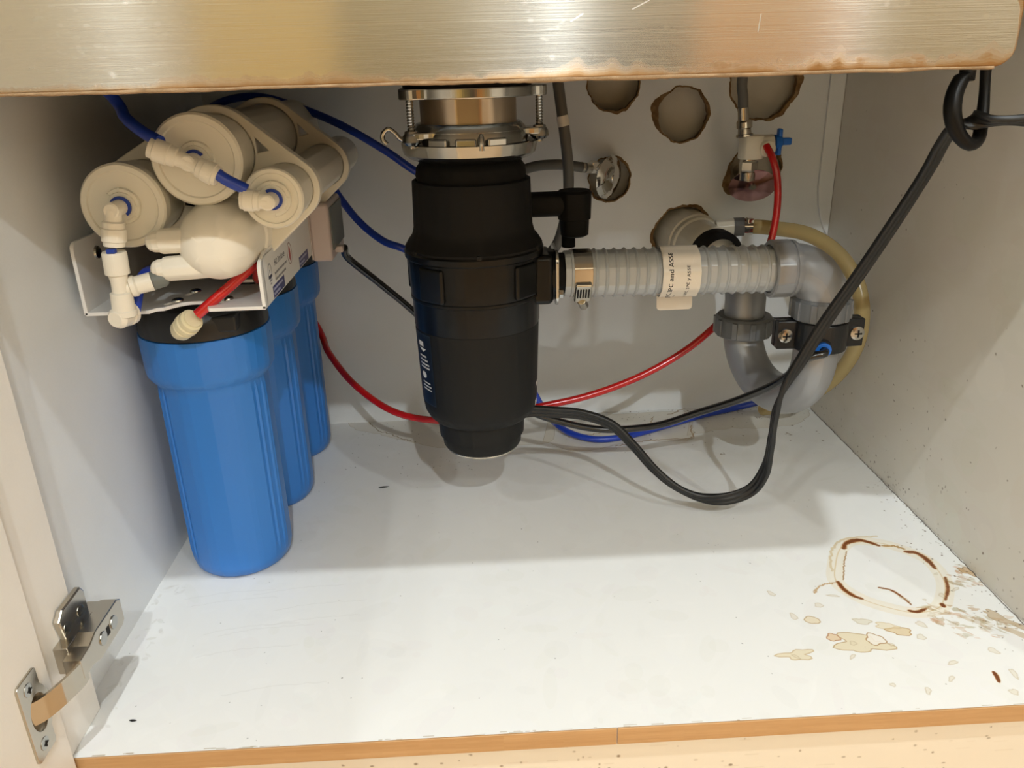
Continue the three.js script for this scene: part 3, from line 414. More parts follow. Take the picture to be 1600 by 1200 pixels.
// ---------------------------------------------------------------- trap assembly
{
  const o = thing('drain_trap', [.345, .105, .25], 'grey plastic drain trap with two slip nuts', 'pipe');
  const RX = .3640, RZ = .300, LX = .3220, LZ = .180, cy = .190, pr = .0235;
  const hx = [.3075, .2920, .300];
  part('hose_socket', turned([.3025, .2920, .300], [1, .2920, .300], [[0, .0255], [0, .0290], [.0015, .0305], [.0190, .0305], [.0200, .0290], [.0215, .0290], [.0222, .0300], [.0252, .0300], [.0260, .0275], [.0290, .0270]], 48), M.greyPipe, o);
  { const pts = []; for (let i = 0; i <= 12; i++) { const t = Math.PI / 2 * i / 12; pts.push(V(.3280 + (RX - .3280) * Math.sin(t), .2920 - .040 * (1 - Math.cos(t)), .300)); } pts.unshift(V(.3200, .2920, .300)); pts.push(V(RX, .240, RZ), V(RX, .228, RZ)); part('elbow', pipeGeo(new THREE.CatmullRomCurve3(pts), t => t < .06 ? .0275 : .0262, 60, 44), M.greyPipe, o); }
  const nut = (x, y, z, r, h) => { const g = turned([x, y, z], [x, 1, z], [[0, pr], [0, r - .0015], [.0015, r], [h - .003, r], [h, r - .0025], [h, pr]], 48); const parts = [g]; for (let i = 0; i < 10; i++) { const t = i / 10 * 6.2832 + .3; const b = new RoundedBoxGeometry(.0070, h - .004, .004, 2, .001); b.rotateY(-(t - Math.PI / 2)); b.translate(x + r * Math.cos(t), y + h / 2 - .0005, z + r * Math.sin(t)); parts.push(uvm(b)); } return parts; };
  part('slip_nut', nut(RX, .2355, RZ, .0305, .0240), M.greyNut, o);
  part('slip_nut', nut(LX, .1800, LZ, .0345, .0250), M.greyNut, o);
  const pts = []; pts.push(V(RX, .228, RZ), V(RX, .208, RZ)); for (let i = 0; i <= 20; i++) { const t = Math.PI * i / 20; const k = (1 - Math.cos(t)) / 2; pts.push(V(RX + (LX - RX) * k, cy - .0635 * Math.sin(t), RZ + (LZ - RZ) * k)); } pts.push(V(LX, .200, LZ));
  part('trap_bend', pipeGeo(new THREE.CatmullRomCurve3(pts), t => .0240, 90, 44), M.greyPipe, o);
  const el = []; el.push(V(LX, .188, LZ), V(LX, .205, LZ), V(LX, .219, LZ)); for (let i = 1; i <= 10; i++) { const t = Math.PI / 2 * i / 10; el.push(V(LX - .004 * (1 - Math.cos(t)), .222 + .033 * Math.sin(t), LZ - .036 * (1 - Math.cos(t)))); } el.push(V(.3170, .2555, .130));
  part('trap_arm', pipeGeo(new THREE.CatmullRomCurve3(el), t => t < .1 ? .0235 : .0245, 60, 44), M.greyPipe, o);
}
// drain pipe coming out of the wall
{
  const a = [.2870, .2670, -.028], b = [.3165, .2560, .120]; const o = thing('wall_drain_pipe', [.287, .267, -.028], 'white plastic drain pipe coming out of the wall', 'pipe');
  const dir = V(b).sub(V(a)).normalize(); const at = s => V(a).addScaledVector(dir, s).toArray();
  part('stub_pipe', turned(a, b, [[0, 0], [0, .0400], [.052, .0400], [.0525, .038], [.0525, 0]], 56), M.pvc, o);
  part('reducer', turned(at(.050), b, [[0, 0], [0, .0355], [.004, .0375], [.012, .0375], [.014, .0350], [.034, .0335], [.034, 0]], 56), M.pvc, o);
  part('compression_nut', turned(at(.083), b, [[0, 0], [0, .0335], [.002, .0352], [.020, .0352], [.024, .0320], [.028, .0285], [.028, 0]], 56), M.pvc, o);
  part('rubber_sleeve', turned(at(.106), b, [[0, .0300], [0, .0335], [.003, .0345], [.019, .0340], [.022, .0300], [.022, .0250]], 56), M.rubber, o, 'black rubber sleeve on the pipe end');
  part('branch_stub', turned([.315, .2890, .060], [.347, .2915, .064], [[0, 0], [0, .0115], [.030, .0115], [.030, 0]], 32), M.pvc, o);
}
{
  const o = thing('clear_hose', [.44, .05, .12], 'yellowed clear vinyl hose looping behind the trap', 'hose');
  part('hose_body', tubeGeo([[.342, .2910, .0635], [.358, .2915, .066], [.385, .2910, .080], [0.4203, 0.2875, 0.1100], [0.4482, 0.2689, 0.1400], [0.4659, 0.2374, 0.1650], [0.4714, 0.2000, 0.1800], [0.4724, 0.1560, 0.1750], [0.4651, 0.1119, 0.1550], [0.4502, 0.0729, 0.1250], [0.4286, 0.0377, 0.0850], [0.4092, 0.0132, 0.0450]], .0095, 140, 20), M.clear, o);
  part('hose_clamp', [turned([.3505, .2913, .0648], [.3660, .2915, .069], [[0, .0098], [0, .0112], [.0120, .0112], [.0120, .0098]], 32), box(.3520, .3620, .2960, .3035, .064, .076, .002)], M.chrome, o, 'chrome worm-drive hose clamp');
  part('rubber_sleeve', turned([.338, .2909, .0625], [.350, .2913, .0648], [[0, .0], [0, .0122], [.0135, .0122], [.0135, 0]], 28), M.braid, o);
}
// drain saddle
{
  const RX = .3640, RZ = .300, y = .2190; const o = thing('drain_saddle', [RX, y - .016, RZ], 'black two-bolt drain saddle clamped on the trap', 'clamp');
  const s = new THREE.Shape(); s.moveTo(-.0475, -.004); s.lineTo(-.0475, .004); s.lineTo(-.030, .005); const A = arc(0, 0, .0290, Math.PI - .17, .17, 20); A.forEach(p => s.lineTo(p[0], p[1])); s.lineTo(.030, .005); s.lineTo(.0475, .004); s.lineTo(.0475, -.004); s.lineTo(.030, -.004); arc(0, 0, .0245, 0, Math.PI, 20).forEach(p => s.lineTo(p[0], p[1])); s.lineTo(-.030, -.004); s.closePath();
  const g = extr(s, .029, .0015, 20); g.rotateX(Math.PI / 2); g.translate(RX, y + .0150, RZ + .004); g.rotateY(0); part('front_half', uvm(g), M.capBlack, o);
  const s2 = new THREE.Shape(); s2.moveTo(-.0475, 0); s2.lineTo(-.030, 0); arc(0, 0, .0245, Math.PI, Math.PI * 2, 20).forEach(p => s2.lineTo(p[0], p[1])); s2.lineTo(.0475, 0); s2.lineTo(.0475, -.007); s2.lineTo(.030, -.008); arc(0, 0, .0290, -.2, -Math.PI + .2, 20).forEach(p => s2.lineTo(p[0], p[1])); s2.lineTo(-.030, -.008); s2.lineTo(-.0475, -.007); s2.closePath();
  const g2 = extr(s2, .029, .0012, 20); g2.rotateX(Math.PI / 2); g2.translate(RX, y + .0150, RZ - .002); part('rear_half', uvm(g2), M.capBlack, o);
  for (const k of [-1, 1]) { const x = RX + k * .0395; const sc = part('saddle_screw', turned([x, y + .0005, RZ + .009], [x, y + .0005, 1], [[0, 0], [0, .0078], [.002, .0076], [.0036, .0055], [.0042, 0]], 28), M.zinc, o); part('cross_slot', [box(x - .0040, x + .0040, y - .0003, y + .0013, RZ + .0120, RZ + .0135), box(x - .0008, x + .0008, y - .0035, y + .0045, RZ + .0120, RZ + .0135)], M.dark, sc); }
  const cb = part('tube_port', turned([RX - .006, y - .006, RZ + .022], [RX - .010, y - .009, RZ + .05], [[0, 0], [0, .0105], [.010, .0100], [.012, .0085], [.012, 0]], 32), M.capBlack, o);
  part('collet', turned([RX - .0077, y - .0073, RZ + .0335], [RX - .0115, y - .0100, RZ + .06], [[0, 0], [0, .0072], [.003, .0082], [.0050, .0082], [.0056, .0070], [.0056, .0045]], 32), M.handleBlue, cb, 'bright blue collet ring');
}

// ---------------------------------------------------------------- stop valves and supply hoses
{
  const o = thing('stop_valve', [.170, .355, -.02], 'chrome stop valve with tilted round wall plate, left of the pipes', 'valve');
  part('valve_stub', rodGeo([.180, .352, -.028], [.1735, .3600, .018], .0085), M.chrome, o);
  const n = V(.72, -.12, .68).normalize(); const c = V(.1800, .3545, .020);
  part('wall_plate', turned(c.clone().addScaledVector(n, -.006).toArray(), c.clone().add(n).toArray(), [[0, .0285], [.0006, .0288], [.005, .0230], [.0085, .0130], [.0090, .0050], [.0100, .0045], [.0098, 0]], 48), M.chrome, o);
  part('hose_nut', hexNut([.1585, .3700, .026], [.1480, .3720, .030], .0085, .0110), M.chrome, o); part('packing_nut', hexNut([.1640, .3640, .026], [.1600, .3690, .028], .0070, .012), M.nickel, o);
}
{
  const o = thing('supply_hose', [.075, .28, .12], 'grey braided supply hose looping down behind the disposer', 'hose');
  part('hose_body', tubeGeo([[.0900, .6995, .130], [0.0868, 0.5528, 0.1420], [0.0912, 0.5030, 0.1520], [0.0934, 0.4794, 0.1580], [0.0984, 0.4384, 0.1650], [0.1035, 0.3958, 0.1650], [0.1049, 0.3585, 0.1600], [0.1013, 0.3228, 0.1500], [0.0896, 0.2875, 0.1400], [0.0613, 0.2668, 0.1300], [0.0299, 0.2744, 0.1150], [0.0136, 0.3128, 0.1000], [0.0251, 0.3550, 0.0900], [0.0602, 0.3771, 0.0800], [0.1007, 0.3797, 0.0650], [0.1406, 0.3722, 0.0450]], .0064, 200, 18), M.braid, o);
  part('hose_ferrule', turned([0.1343, 0.3735, 0.0480], [0.1564, 0.3682, 0.0360], [[0, 0], [0, .0068], [.004, .0068], [.0045, .0062], [.016, .0062], [.016, 0]], 24), M.nickel, o);
  part('paper_band', turned([0.0970, 0.4447, 0.1645], [0.0991, 0.4349, 0.1650], [[0, .0064], [0, .0069], [.0115, .0069], [.0115, .0064]], 24), M.paper, o, 'white paper band on the hose');
}
{
  const vx = .3565, vz = .070; const o = thing('feed_valve', [vx, .345, .03], 'white feed adapter valve with blue handle above a chrome stop', 'valve');
  part('stop_body', [turned([.3480, .3530, vz], [.3490, .50, vz], [[0, 0], [0, .0100], [.010, .0105], [.012, .0090], [.030, .0090], [.030, 0]], 32), rodGeo([.3700, .352, -.028], [.3500, .3600, vz], .0095)], M.nickel, o);
  part('hex_collar', hexNut([.3490, .3640, vz], [.3490, 1, vz], .0120, .0140), M.nickel, o);
  part('adapter_body', [turned([.3505, .3800, vz], [.3505, 1, vz], [[0, 0], [0, .0150], [.001, .0158], [.0280, .0158], [.0290, .0150], [.0290, 0]], 40), turned([.3505, .3960, vz], [.3725, .3975, vz + .004], [[0, .0], [0, .0120], [.026, .0120], [.028, .0105], [.028, 0]], 32), turned([.3660, .3935, vz + .002], [.3675, .3925, vz + .03], [[0, 0], [0, .0105], [.0125, .0105], [.0135, .0098], [.0160, .0098], [.0165, .0085], [.0165, 0]], 32)], M.white, o);
  { const hn = [.3790, .4000, vz + .004]; const hub = part('blue_handle', [turned(hn, [hn[0] + .03, hn[1] + .002, hn[2]], [[0, 0], [0, .0090], [.008, .0080], [.0095, .006], [.0095, 0]], 24), box(hn[0] + .003, hn[0] + .0085, hn[1] - .0165, hn[1] + .0165, hn[2] - .005, hn[2] + .005, .0022), box(hn[0] + .006, hn[0] + .0210, hn[1] - .0040, hn[1] + .0050, hn[2] - .004, hn[2] + .005, .002)], M.handleBlue, o, 'blue winged handle'); }
  const c = V(.3600, .3430, .060), n = V(-.14, -.66, .74).normalize();
  part('wall_plate', turned(c.clone().toArray(), c.clone().sub(n).toArray(), [[0, 0], [0, .0290], [.0006, .0306], [.0020, .0300], [.0060, .0200], [.0095, .0110], [.0100, 0]], 48), std({ color: 0xa87c76, metalness: 1, roughness: 0.16 }), o, 'pinkish chrome wall plate tilted forward');
  part('plate_screw', turned(c.clone().addScaledVector(n, 0).toArray(), c.clone().add(n).toArray(), [[0, 0], [0, .0050], [.002, .0046], [.003, 0]], 20), M.zinc, o);
  const h = thing('faucet_hose', [.335, .41, vz], 'grey braided faucet hose standing on the white feed valve', 'hose');
  part('hose_body', tubeGeo([[.3335, .6995, .10], [.3335, .60, .096], [.3330, .53, .085], [0.3315, 0.4753, 0.0730], [0.3345, 0.4564, 0.0710], [.3365, .4400, vz]], .0064, 60, 18), M.braid, h);
  part('ferrule', turned([.3362, .4425, vz], [.3420, .39, vz], [[0, 0], [0, .0068], [.0155, .0070], [.016, 0]], 28), M.nickel, h);
  part('coupling_nut', turned([.3388, .4275, vz], [.3450, .37, vz], [[0, 0], [0, .0085], [.002, .0098], [.009, .0098], [.0105, .0080], [.0165, .0085], [.0172, .0105], [.0195, .0110], [.0205, .0100], [.0205, 0]], 28), M.nickel, h);
}

// ---------------------------------------------------------------- water filter unit
const FX = -.2790, FZ = [.345, .210, .078];
{
  const o = thing('water_filter_unit', [FX, 0, .21], 'reverse osmosis water filter unit with three blue canisters and white bracket', 'water filter');
  // canisters
  const sump = (() => {
    const prof = [[0, 0], [0, .0420], [.002, .0470], [.006, .0505], [.014, .0525], [.0220, .0528], [.03, .0528], [.05, .0528], [.1, .0530], [.15, .0532], [.19, .0533], [.2060, .0534], [.2160, .0536], [.2185, .0550], [.2215, .0585], [.2260, .0612], [.2320, .0620], [.2640, .0628], [.2680, .0622], [.2680, .056]];
    const g = new THREE.LatheGeometry(prof.map(([t, r]) => new THREE.Vector2(Math.max(r, 1e-5), t)), 360); const p = g.attributes.position;
    for (let i = 0; i < p.count; i++) { const x = p.getX(i), y = p.getY(i), z = p.getZ(i); const r = Math.hypot(x, z); if (y > .016 && y < .217 && r > .02) { const t = Math.atan2(x, z); const seg = Math.PI * 2 / 3; const f = ((t - .153) / seg % 1 + 1) % 1; const d = (f - .5) * seg * r; const k = Math.abs(d); let dr = .0016 * Math.exp(-Math.pow((k - .0050) / .0014, 4)) - .0008 * Math.exp(-Math.pow(k / .0028, 4)) + .0009 * Math.exp(-Math.pow((k - .0115) / .0016, 4)); const fade = Math.min(1, (y - .016) / .012, (.217 - y) / .008); dr *= Math.max(0, fade); p.setX(i, x * (1 + dr / r)); p.setZ(i, z * (1 + dr / r)); } }
    g.computeVertexNormals(); return toCreasedNormals(g, .6);
  })();
  const capG = toCreasedNormals(new THREE.LatheGeometry([[0, .262], [.0585, .262], [.0585, .2675], [.0612, .2685], [.0618, .2720], [.0606, .2840], [.0585, .2905], [.0540, .2950], [.0420, .2985], [.030, .2995], [.0285, .3085], [.0, .3085]].map(([r, t]) => new THREE.Vector2(r || 1e-5, t)), 72), .5);
  FZ.forEach((z, i) => {
    const m = part('canister', sump.clone().translate(FX, 0, z), M.blue, o, ['front blue canister', 'middle blue canister', 'rear blue canister'][i]);
    part('canister_cap', capG.clone().translate(FX, .0005, z), M.capBlack, m, 'black canister cap');
    const boss = part('port_boss', turned([FX + .004, .2835, z + .045], [FX + .004, .2835, 1], [[0, 0], [0, .0105], [.0205, .0100], [.0210, 0]], 32), M.capBlack, m);
    part('cap_pad', box(FX + .022, FX + .047, .2755, .2905, z + .028, z + .0535, .002).applyMatrix4(new THREE.Matrix4()), M.capBlack, m);
  });
  // bracket: channel of white sheet metal
  const BL = -.3425, BR = -.1897, BY = .3095, BF = .445, BB = .030;
  { const s = new THREE.Shape(); s.moveTo(BL, -BB); s.lineTo(BL, -BF); s.lineTo(-.2890, -BF); s.lineTo(-.2850, -(BF - .007)); s.lineTo(-.2790, -(BF - .008)); s.quadraticCurveTo(-.2620, -(BF - .034), -.2440, -(BF - .020)); s.lineTo(-.2400, -(BF - .003)); s.lineTo(-.2380, -BF); s.lineTo(BR, -BF); s.lineTo(BR, -BB); s.closePath();
    const slot = (x0, z0, x1, z1, w) => { const d = new THREE.Vector2(x1 - x0, -(z1 - z0)).normalize(), n = new THREE.Vector2(-d.y, d.x).multiplyScalar(w / 2); const h = new THREE.Path(); h.moveTo(x0 + n.x, -z0 + n.y); h.lineTo(x0 - n.x, -z0 - n.y); h.lineTo(x1 - n.x, -z1 - n.y); h.lineTo(x1 + n.x, -z1 + n.y); h.closePath(); s.holes.push(h); };
    slot(-.2800, .428, -.2730, .411, .005); slot(-.2720, .398, -.2660, .378, .005); slot(-.2330, .428, -.2290, .411, .005); slot(-.2480, .355, -.2180, .355, .020); slot(-.335, .30, -.335, .25, .006);
    const plate = extr(s, .0022, .0005); plate.rotateX(-Math.PI / 2); plate.translate(0, BY, 0);
    const lf = new THREE.Shape(); lf.moveTo(-BF, BY + .0005); lf.lineTo(-BF, .3640); lf.quadraticCurveTo(-BF, .3720, -(BF - .009), .3720); lf.lineTo(-BB, .3720); lf.lineTo(-BB, BY + .0005); lf.closePath(); const lg = extr(lf, .0022, .0005); lg.rotateY(Math.PI / 2); lg.translate(BL - .0006, 0, 0);
    const rf = new THREE.Shape(); rf.moveTo(-BF, BY + .0005); rf.lineTo(-BF, .3440); rf.quadraticCurveTo(-BF, .3490, -(BF - .006), .3510); rf.lineTo(-(BF - .022), .3560); rf.lineTo(-BB, .3560); rf.lineTo(-BB, BY + .0005); rf.closePath(); const rg = extr(rf, .0022, .0005); rg.rotateY(Math.PI / 2); rg.translate(BR - .0022, 0, 0);
    const b = part('bracket', [uvm(plate), uvm(lg), uvm(rg)], M.bracket, o, 'white sheet metal channel bracket');
    for (const [x, z] of [[-.2740, .416], [-.2680, .385], [-.2300, .416]]) part('plate_screw', turned([x, BY + .0022, z], [x, 1, z], [[0, 0], [0, .0055], [.0018, .0050], [.0028, .003], [.003, 0]], 20), M.zinc, b);
    part('wall_screw', turned([BL + .0016, .3560, .405], [1, .3560, .405], [[0, 0], [0, .0060], [.002, .0055], [.0035, .003], [.0036, 0]], 20), M.zinc, b);
    const lt = canvasTex(1024, 256, (c, W, H) => { // u from front (0) to back (1), 0.2 m by 0.05 m
      c.fillStyle = '#e6e4df'; c.fillRect(0, 0, W, H); c.fillStyle = '#2a2b33'; c.font = 'bold 46px sans-serif'; c.fillText('H2 Infuse', 190, 96); c.font = '24px sans-serif'; c.fillStyle = '#53545c'; for (const [y, w] of [[130, 250], [164, 220]]) for (let x = 180; x < 180 + w; x += 22) c.fillRect(x, y, 15, 13);
      c.strokeStyle = '#3b3f52'; c.lineWidth = 5; c.beginPath(); c.ellipse(98, 100, 30, 40, 0, 0, 7); c.stroke(); c.fillStyle = '#2b3048'; c.fillRect(66, 120, 64, 16); c.font = 'bold 26px sans-serif'; c.fillText('R', 88, 110); c.fillStyle = '#8a8a90'; c.fillRect(76, 146, 46, 10); c.fillRect(86, 162, 26, 10);
      c.strokeStyle = '#a88e88'; c.lineWidth = 8; c.beginPath(); c.ellipse(505, 110, 46, 62, 0, 0, 7); c.stroke(); c.fillStyle = '#b04438'; c.beginPath(); c.ellipse(505, 110, 18, 44, 0, 0, 7); c.fill();
      for (const x of [110, 690]) { c.fillStyle = '#2c3170'; c.fillRect(x, 190, 230, 66); c.fillStyle = '#b8bcd6'; for (const [y, w] of [[204, 190], [230, 120]]) for (let k = x + 18; k < x + w; k += 20) c.fillRect(k, y, 14, 14); } });
    const pg = new THREE.PlaneGeometry(.205, .0415); pg.rotateY(Math.PI / 2); pg.translate(BR + .0012, .3320, .4390 - .1025); part('printed_label', pg, std({ map: lt, roughness: .4 }), b, 'white label with dark print and blue boxes'); }
  // little monitor box on the bracket's outer side
  { const bx = part('monitor_box', [box(-.1880, -.1660, .3020, .3650, .150, .2350, .0035), box(-.1885, -.1870, .3045, .3620, .150, .2360, .0006)], M.pinkWhite, o, 'pale pinkish plastic monitor box');
    part('side_panel', box(-.1662, -.1645, .3130, .3600, .152, .228, .0006), M.panelGrey, bx, 'dull grey side panel'); part('cable_port', box(-.1665, -.1575, .3075, .3145, .2020, .2140, .001), M.pinkWhite, bx); }
  // in-line cartridges held in two clips
  const C = { up: [-.2260, .4360, .0352], left: [-.2900, .4020, .0330], right: [-.1690, .4040, .0238], mem: [-.2220, .3690, .0330] };
  const cyl = (c, zf, zb, R) => turned([c[0], c[1], zb], [c[0], c[1], 1], [[0, 0], [0, R * .86], [.004, R * .9], [zf - zb - .048, R * .92], [zf - zb - .040, R * .97], [zf - zb - .016, R * .985], [zf - zb - .0145, R * .95], [zf - zb - .0125, R * .95], [zf - zb - .011, R * 1.03], [zf - zb - .002, R * 1.03], [zf - zb, R * .98], [zf - zb, R * .86], [zf - zb - .0015, R * .83], [zf - zb - .0015, R * .42], [zf - zb, R * .40], [zf - zb, 0]], 64, .5);
  const clip = (c, z, a0, a1, par, R = .0085) => { const pos = []; const n = 24; const s = new THREE.Shape(); s.absarc(0, 0, R, a0, a1, false); s.absarc(0, 0, R * .66, a1, a0, true); s.closePath(); const g = extr(s, .0016, .0003); g.translate(c[0], c[1], z); return part('locking_clip', uvm(g), M.clipBlue, par, 'blue C-shaped locking clip'); };
  const boss = (c, z, par) => { const m = part('port_hub', turned([c[0], c[1], z - .001], [c[0], c[1], 1], [[0, 0], [0, .0145], [.0022, .0140], [.0022, .0115], [.0032, .0110], [.0032, 0]], 40), M.white, par); for (let k = 0; k < 8; k++) { const a = k * Math.PI / 4; const b = new THREE.BoxGeometry(.0040, .0010, .0026); b.translate(.0125, 0, 0); b.rotateZ(a); b.translate(c[0], c[1], z + .0005); part('hub_spoke', uvm(b), M.white, m); } return m; };
  const arm = (a, dir, L, r = .0078) => { const d = V(dir).normalize(); const b = V(a).add(d).toArray(); return turned(a, b, [[0, 0], [0, r * .8], [L * .3, r * .8], [L * .34, r], [L * .5, r * 1.02], [L * .52, r * 1.12], [L * .86, r * 1.15], [L * .88, r * 1.02], [L, r * .98], [L, 0]], 32, .5); };
  const knob = (c, z0, z1, r = .0062) => rodGeo([c[0], c[1], z0], [c[0], c[1], z1], r, 28, .0012);
  const body = (k, zf, zb) => { const c = C[k]; return part('cartridge', cyl(c, zf, zb, c[2]), M.white, o, { up: 'upper white cartridge', left: 'left white cartridge', right: 'small right white cartridge' }[k]); };
  const ZU = .450, ZL = .452, ZR = .452;
  const u = body('up', ZU, .075); boss(C.up, ZU, u); clip(C.up, ZU + .0035, .55, 3.3, u);
  part('tee_fitting', [knob(C.up, ZU, ZU + .024), arm([C.up[0], C.up[1], ZU + .018], [-.030, .0135, .002], .030), arm([C.up[0], C.up[1], ZU + .018], [.030, -.016, .002], .024)], M.whiteB, u, 'white push-fit tee');
  const l = body('left', ZL, .085); boss(C.left, ZL, l); clip(C.left, ZL + .0035, -1.0, 2.9, l);
  part('elbow_fitting', [knob(C.left, ZL, ZL + .024), arm([C.left[0] - .0004, C.left[1], ZL + .018], [-.004, -.03, .002], .0285, .0082)], M.whiteB, l);
  part('blue_collar', box(C.left[0] - .0075, C.left[0] - .0010, C.left[1] - .0325, C.left[1] - .0290, ZL + .0240, ZL + .0295, .0005), M.clipBlue, l);
  const r = body('right', ZR, .090); boss(C.right, ZR, r); clip(C.right, ZR + .0035, -2.2, 2.1, r);
  part('elbow_fitting', [knob(C.right, ZR, ZR + .022), arm([C.right[0], C.right[1], ZR + .016], [-.03, .004, .001], .0215)], M.whiteB, r);
  // vertical run of fittings under the left cartridge
  { const zx = ZL + .019; const a = [-.2955, .3695, zx + .001];
    const f = part('stem_coupling', turned(a, [-.3020, .20, zx], [[0, 0], [0, .0088], [.0015, .0095], [.0180, .0095], [.0190, .0075], [.0240, .0065], [.0330, .0065], [.034, .0085], [.0480, .0090], [.0490, .0100], [.0530, .0100], [.054, .0085], [.056, 0]], 36, .5), M.whiteB, o, 'white push-fit tee below the left cartridge');
    part('side_branch', turned([-.2965, .3380, zx - .001], [-.267, .3430, zx - .012], [[0, 0], [0, .0065], [.006, .0065], [.007, .0085], [.0105, .0090], [.012, .0075], [.0240, .0078], [.0245, 0]], 32, .5), M.whiteB, f);
    part('clear_plug', turned([-.2740, .3420, zx - .009], [-.257, .3450, zx - .016], [[0, 0], [0, .0076], [.009, .0074], [.012, .0055], [.0125, 0]], 28), M.panelGrey, f);
    part('lower_elbow', [turned([-.3000, .3155, zx], [-.2950, .3160, zx - .02], [[-.010, 0], [-.010, .0062], [-.006, .0088], [.004, .0092], [.005, .0100], [.010, .0100], [.011, .0085], [.0125, 0]], 32, .5)], M.whiteB, f); }
  // membrane housing: domed end with two ports to the left
  { const c = C.mem, R = c[2]; const m = part('membrane_housing', turned([c[0], c[1], .07], [c[0], c[1], 1], [[0, 0], [0, R * .8], [.006, R * .92], [.325, R * .95], [.327, R * 1.06], [.343, R * 1.06], [.345, R * 1.0], [.366, R * .99], [.378, R * .94], [.388, R * .84], [.397, R * .66], [.403, R * .42], [.4055, R * .2], [.406, 0]], 64, .45), M.whiteB, o, 'white membrane housing with domed end');
    for (const [y, dy] of [[c[1] + .0045, .000], [c[1] - .0170, -.002]]) { const pt = part('housing_port', turned([c[0] + .002, y, .4520], [c[0] - .060, y + dy, .4600], [[0, 0], [0, .0105], [.020, .0105], [.0420, .0102], [.0440, .0095], [.0440, 0]], 36), M.whiteB, m); part('port_plug', turned([c[0] + .002 - .0425, y + dy * .7, .4575], [c[0] - .070, y + dy, .4610], [[0, 0], [0, .0090], [.006, .0085], [.010, .0065], [.012, .003], [.0122, 0]], 12, .35), M.whiteB, pt); } }
  // clips: plates round the cartridges with triangular cut-outs
  const clipShape = () => { const cs = [C.up, C.left, C.right, C.mem]; const pts = []; for (const c of cs) for (let i = 0; i < 48; i++) { const a = i / 48 * 6.2832; pts.push([c[0] + (c[2] + .0042) * Math.cos(a), c[1] + (c[2] + .0042) * Math.sin(a)]); }
    pts.sort((p, q) => p[0] - q[0] || p[1] - q[1]); const cr = (a, b, c) => (b[0] - a[0]) * (c[1] - a[1]) - (b[1] - a[1]) * (c[0] - a[0]); const half = (P) => { const h = []; for (const p of P) { while (h.length > 1 && cr(h[h.length - 2], h[h.length - 1], p) <= 0) h.pop(); h.push(p); } h.pop(); return h; }; const hull = [...half(pts), ...half(pts.slice().reverse())];
    const s = new THREE.Shape(); hull.forEach((p, i) => i ? s.lineTo(...p) : s.moveTo(...p)); s.closePath();
    for (const c of cs) { const h = new THREE.Path(); h.absarc(c[0], c[1], c[2] * .93, 0, 6.2832, true); s.holes.push(h); }
    for (const tri of [[[-.1915, .4480], [-.1815, .4370], [-.1910, .4350]], [[-.2570, .3985], [-.2490, .4045], [-.2505, .3930]]]) { const h = new THREE.Path(); tri.forEach((p, i) => i ? h.lineTo(...p) : h.moveTo(...p)); h.closePath(); s.holes.push(h); } return s; };
  for (const z of [.385, .205]) part('cartridge_clip', uvm(extr(clipShape(), .011, .0012).translate(0, 0, z)), M.white, o);
  // push-fit inlet on the front cap
  const fa = [-0.2764, 0.2841, 0.4200], fb = [-0.2510, 0.3050, 0.4370];
  part('inlet_fitting', [turned(fa, fb, [[-.002, 0], [-.002, .0068], [.003, .0095], [.010, .0102], [.011, .0095], [.0125, .0095], [.0135, .0108], [.0185, .0108], [.0195, .0095], [.0205, .0095], [.0215, .0104], [.0255, .0100], [.0265, .0080], [.0285, .0078], [.029, 0]], 36, .5), turned([fa[0] + .004, fa[1] + .002, .385], [fa[0] + .002, fa[1] + .001, .43], [[0, 0], [0, .0075], [.036, .0072], [.036, 0]], 24)], std({ color: 0xe8dcb6, roughness: .4 }), o, 'yellowed white push-fit elbow');
}

// ---------------------------------------------------------------- tubes
single('red_tube', tubeGeo([[0.3633, 0.3977, 0.0880], [0.3697, 0.3807, 0.1000], [0.3751, 0.3541, 0.1080], [0.3737, 0.3159, 0.1180], [0.3643, 0.2730, 0.1260], [0.3432, 0.2268, 0.1320], [0.3047, 0.1843, 0.1400], [0.2581, 0.1493, 0.1500], [0.1984, 0.1201, 0.1600], [0.1304, 0.1003, 0.1700], [0.0635, 0.0893, 0.1750], [-0.0030, 0.0775, 0.1720], [-0.0660, 0.0696, 0.1600], [-0.1264, 0.0743, 0.1350], [-0.1804, 0.0985, 0.0950], [-0.2191, 0.1297, 0.0500], [-.2350, .150, .016], [-.2600, .210, .0085], [-.2620, .27, .0080], [-.2500, .3120, .0095], [-.2250, .3270, .024], [-.2080, .3230, .060], [-.2045, .3185, .14], [-.2050, .3185, .28], [-.2090, .3200, .38], [-0.2000, 0.3424, 0.4180], [-0.2220, 0.3268, 0.4280], [-0.2518, 0.3043, 0.4365]], .0046, 420, 14), M.red, 'red feed tube from the white valve to the filter unit', 'tube');
single('blue_tube', tubeGeo([[-.3440, .6995, .40], [-.3425, .61, .402], [-.3415, .54, .408], [-0.2948, 0.4839, 0.4180], [-0.2805, 0.4688, 0.4360], [-0.2610, 0.4585, 0.4560], [-0.2450, 0.4523, 0.4680]], .0047, 80), M.blueTube, 'blue tube rising from the upper cartridge tee towards the sink edge', 'tube');
single('blue_tube', tubeGeo([[-0.2108, 0.4323, 0.4700], [-0.1993, 0.4228, 0.4705], [-0.1842, 0.4138, 0.4690]], .0047, 40), M.blueTube, 'short blue tube linking upper tee and small right cartridge', 'tube');
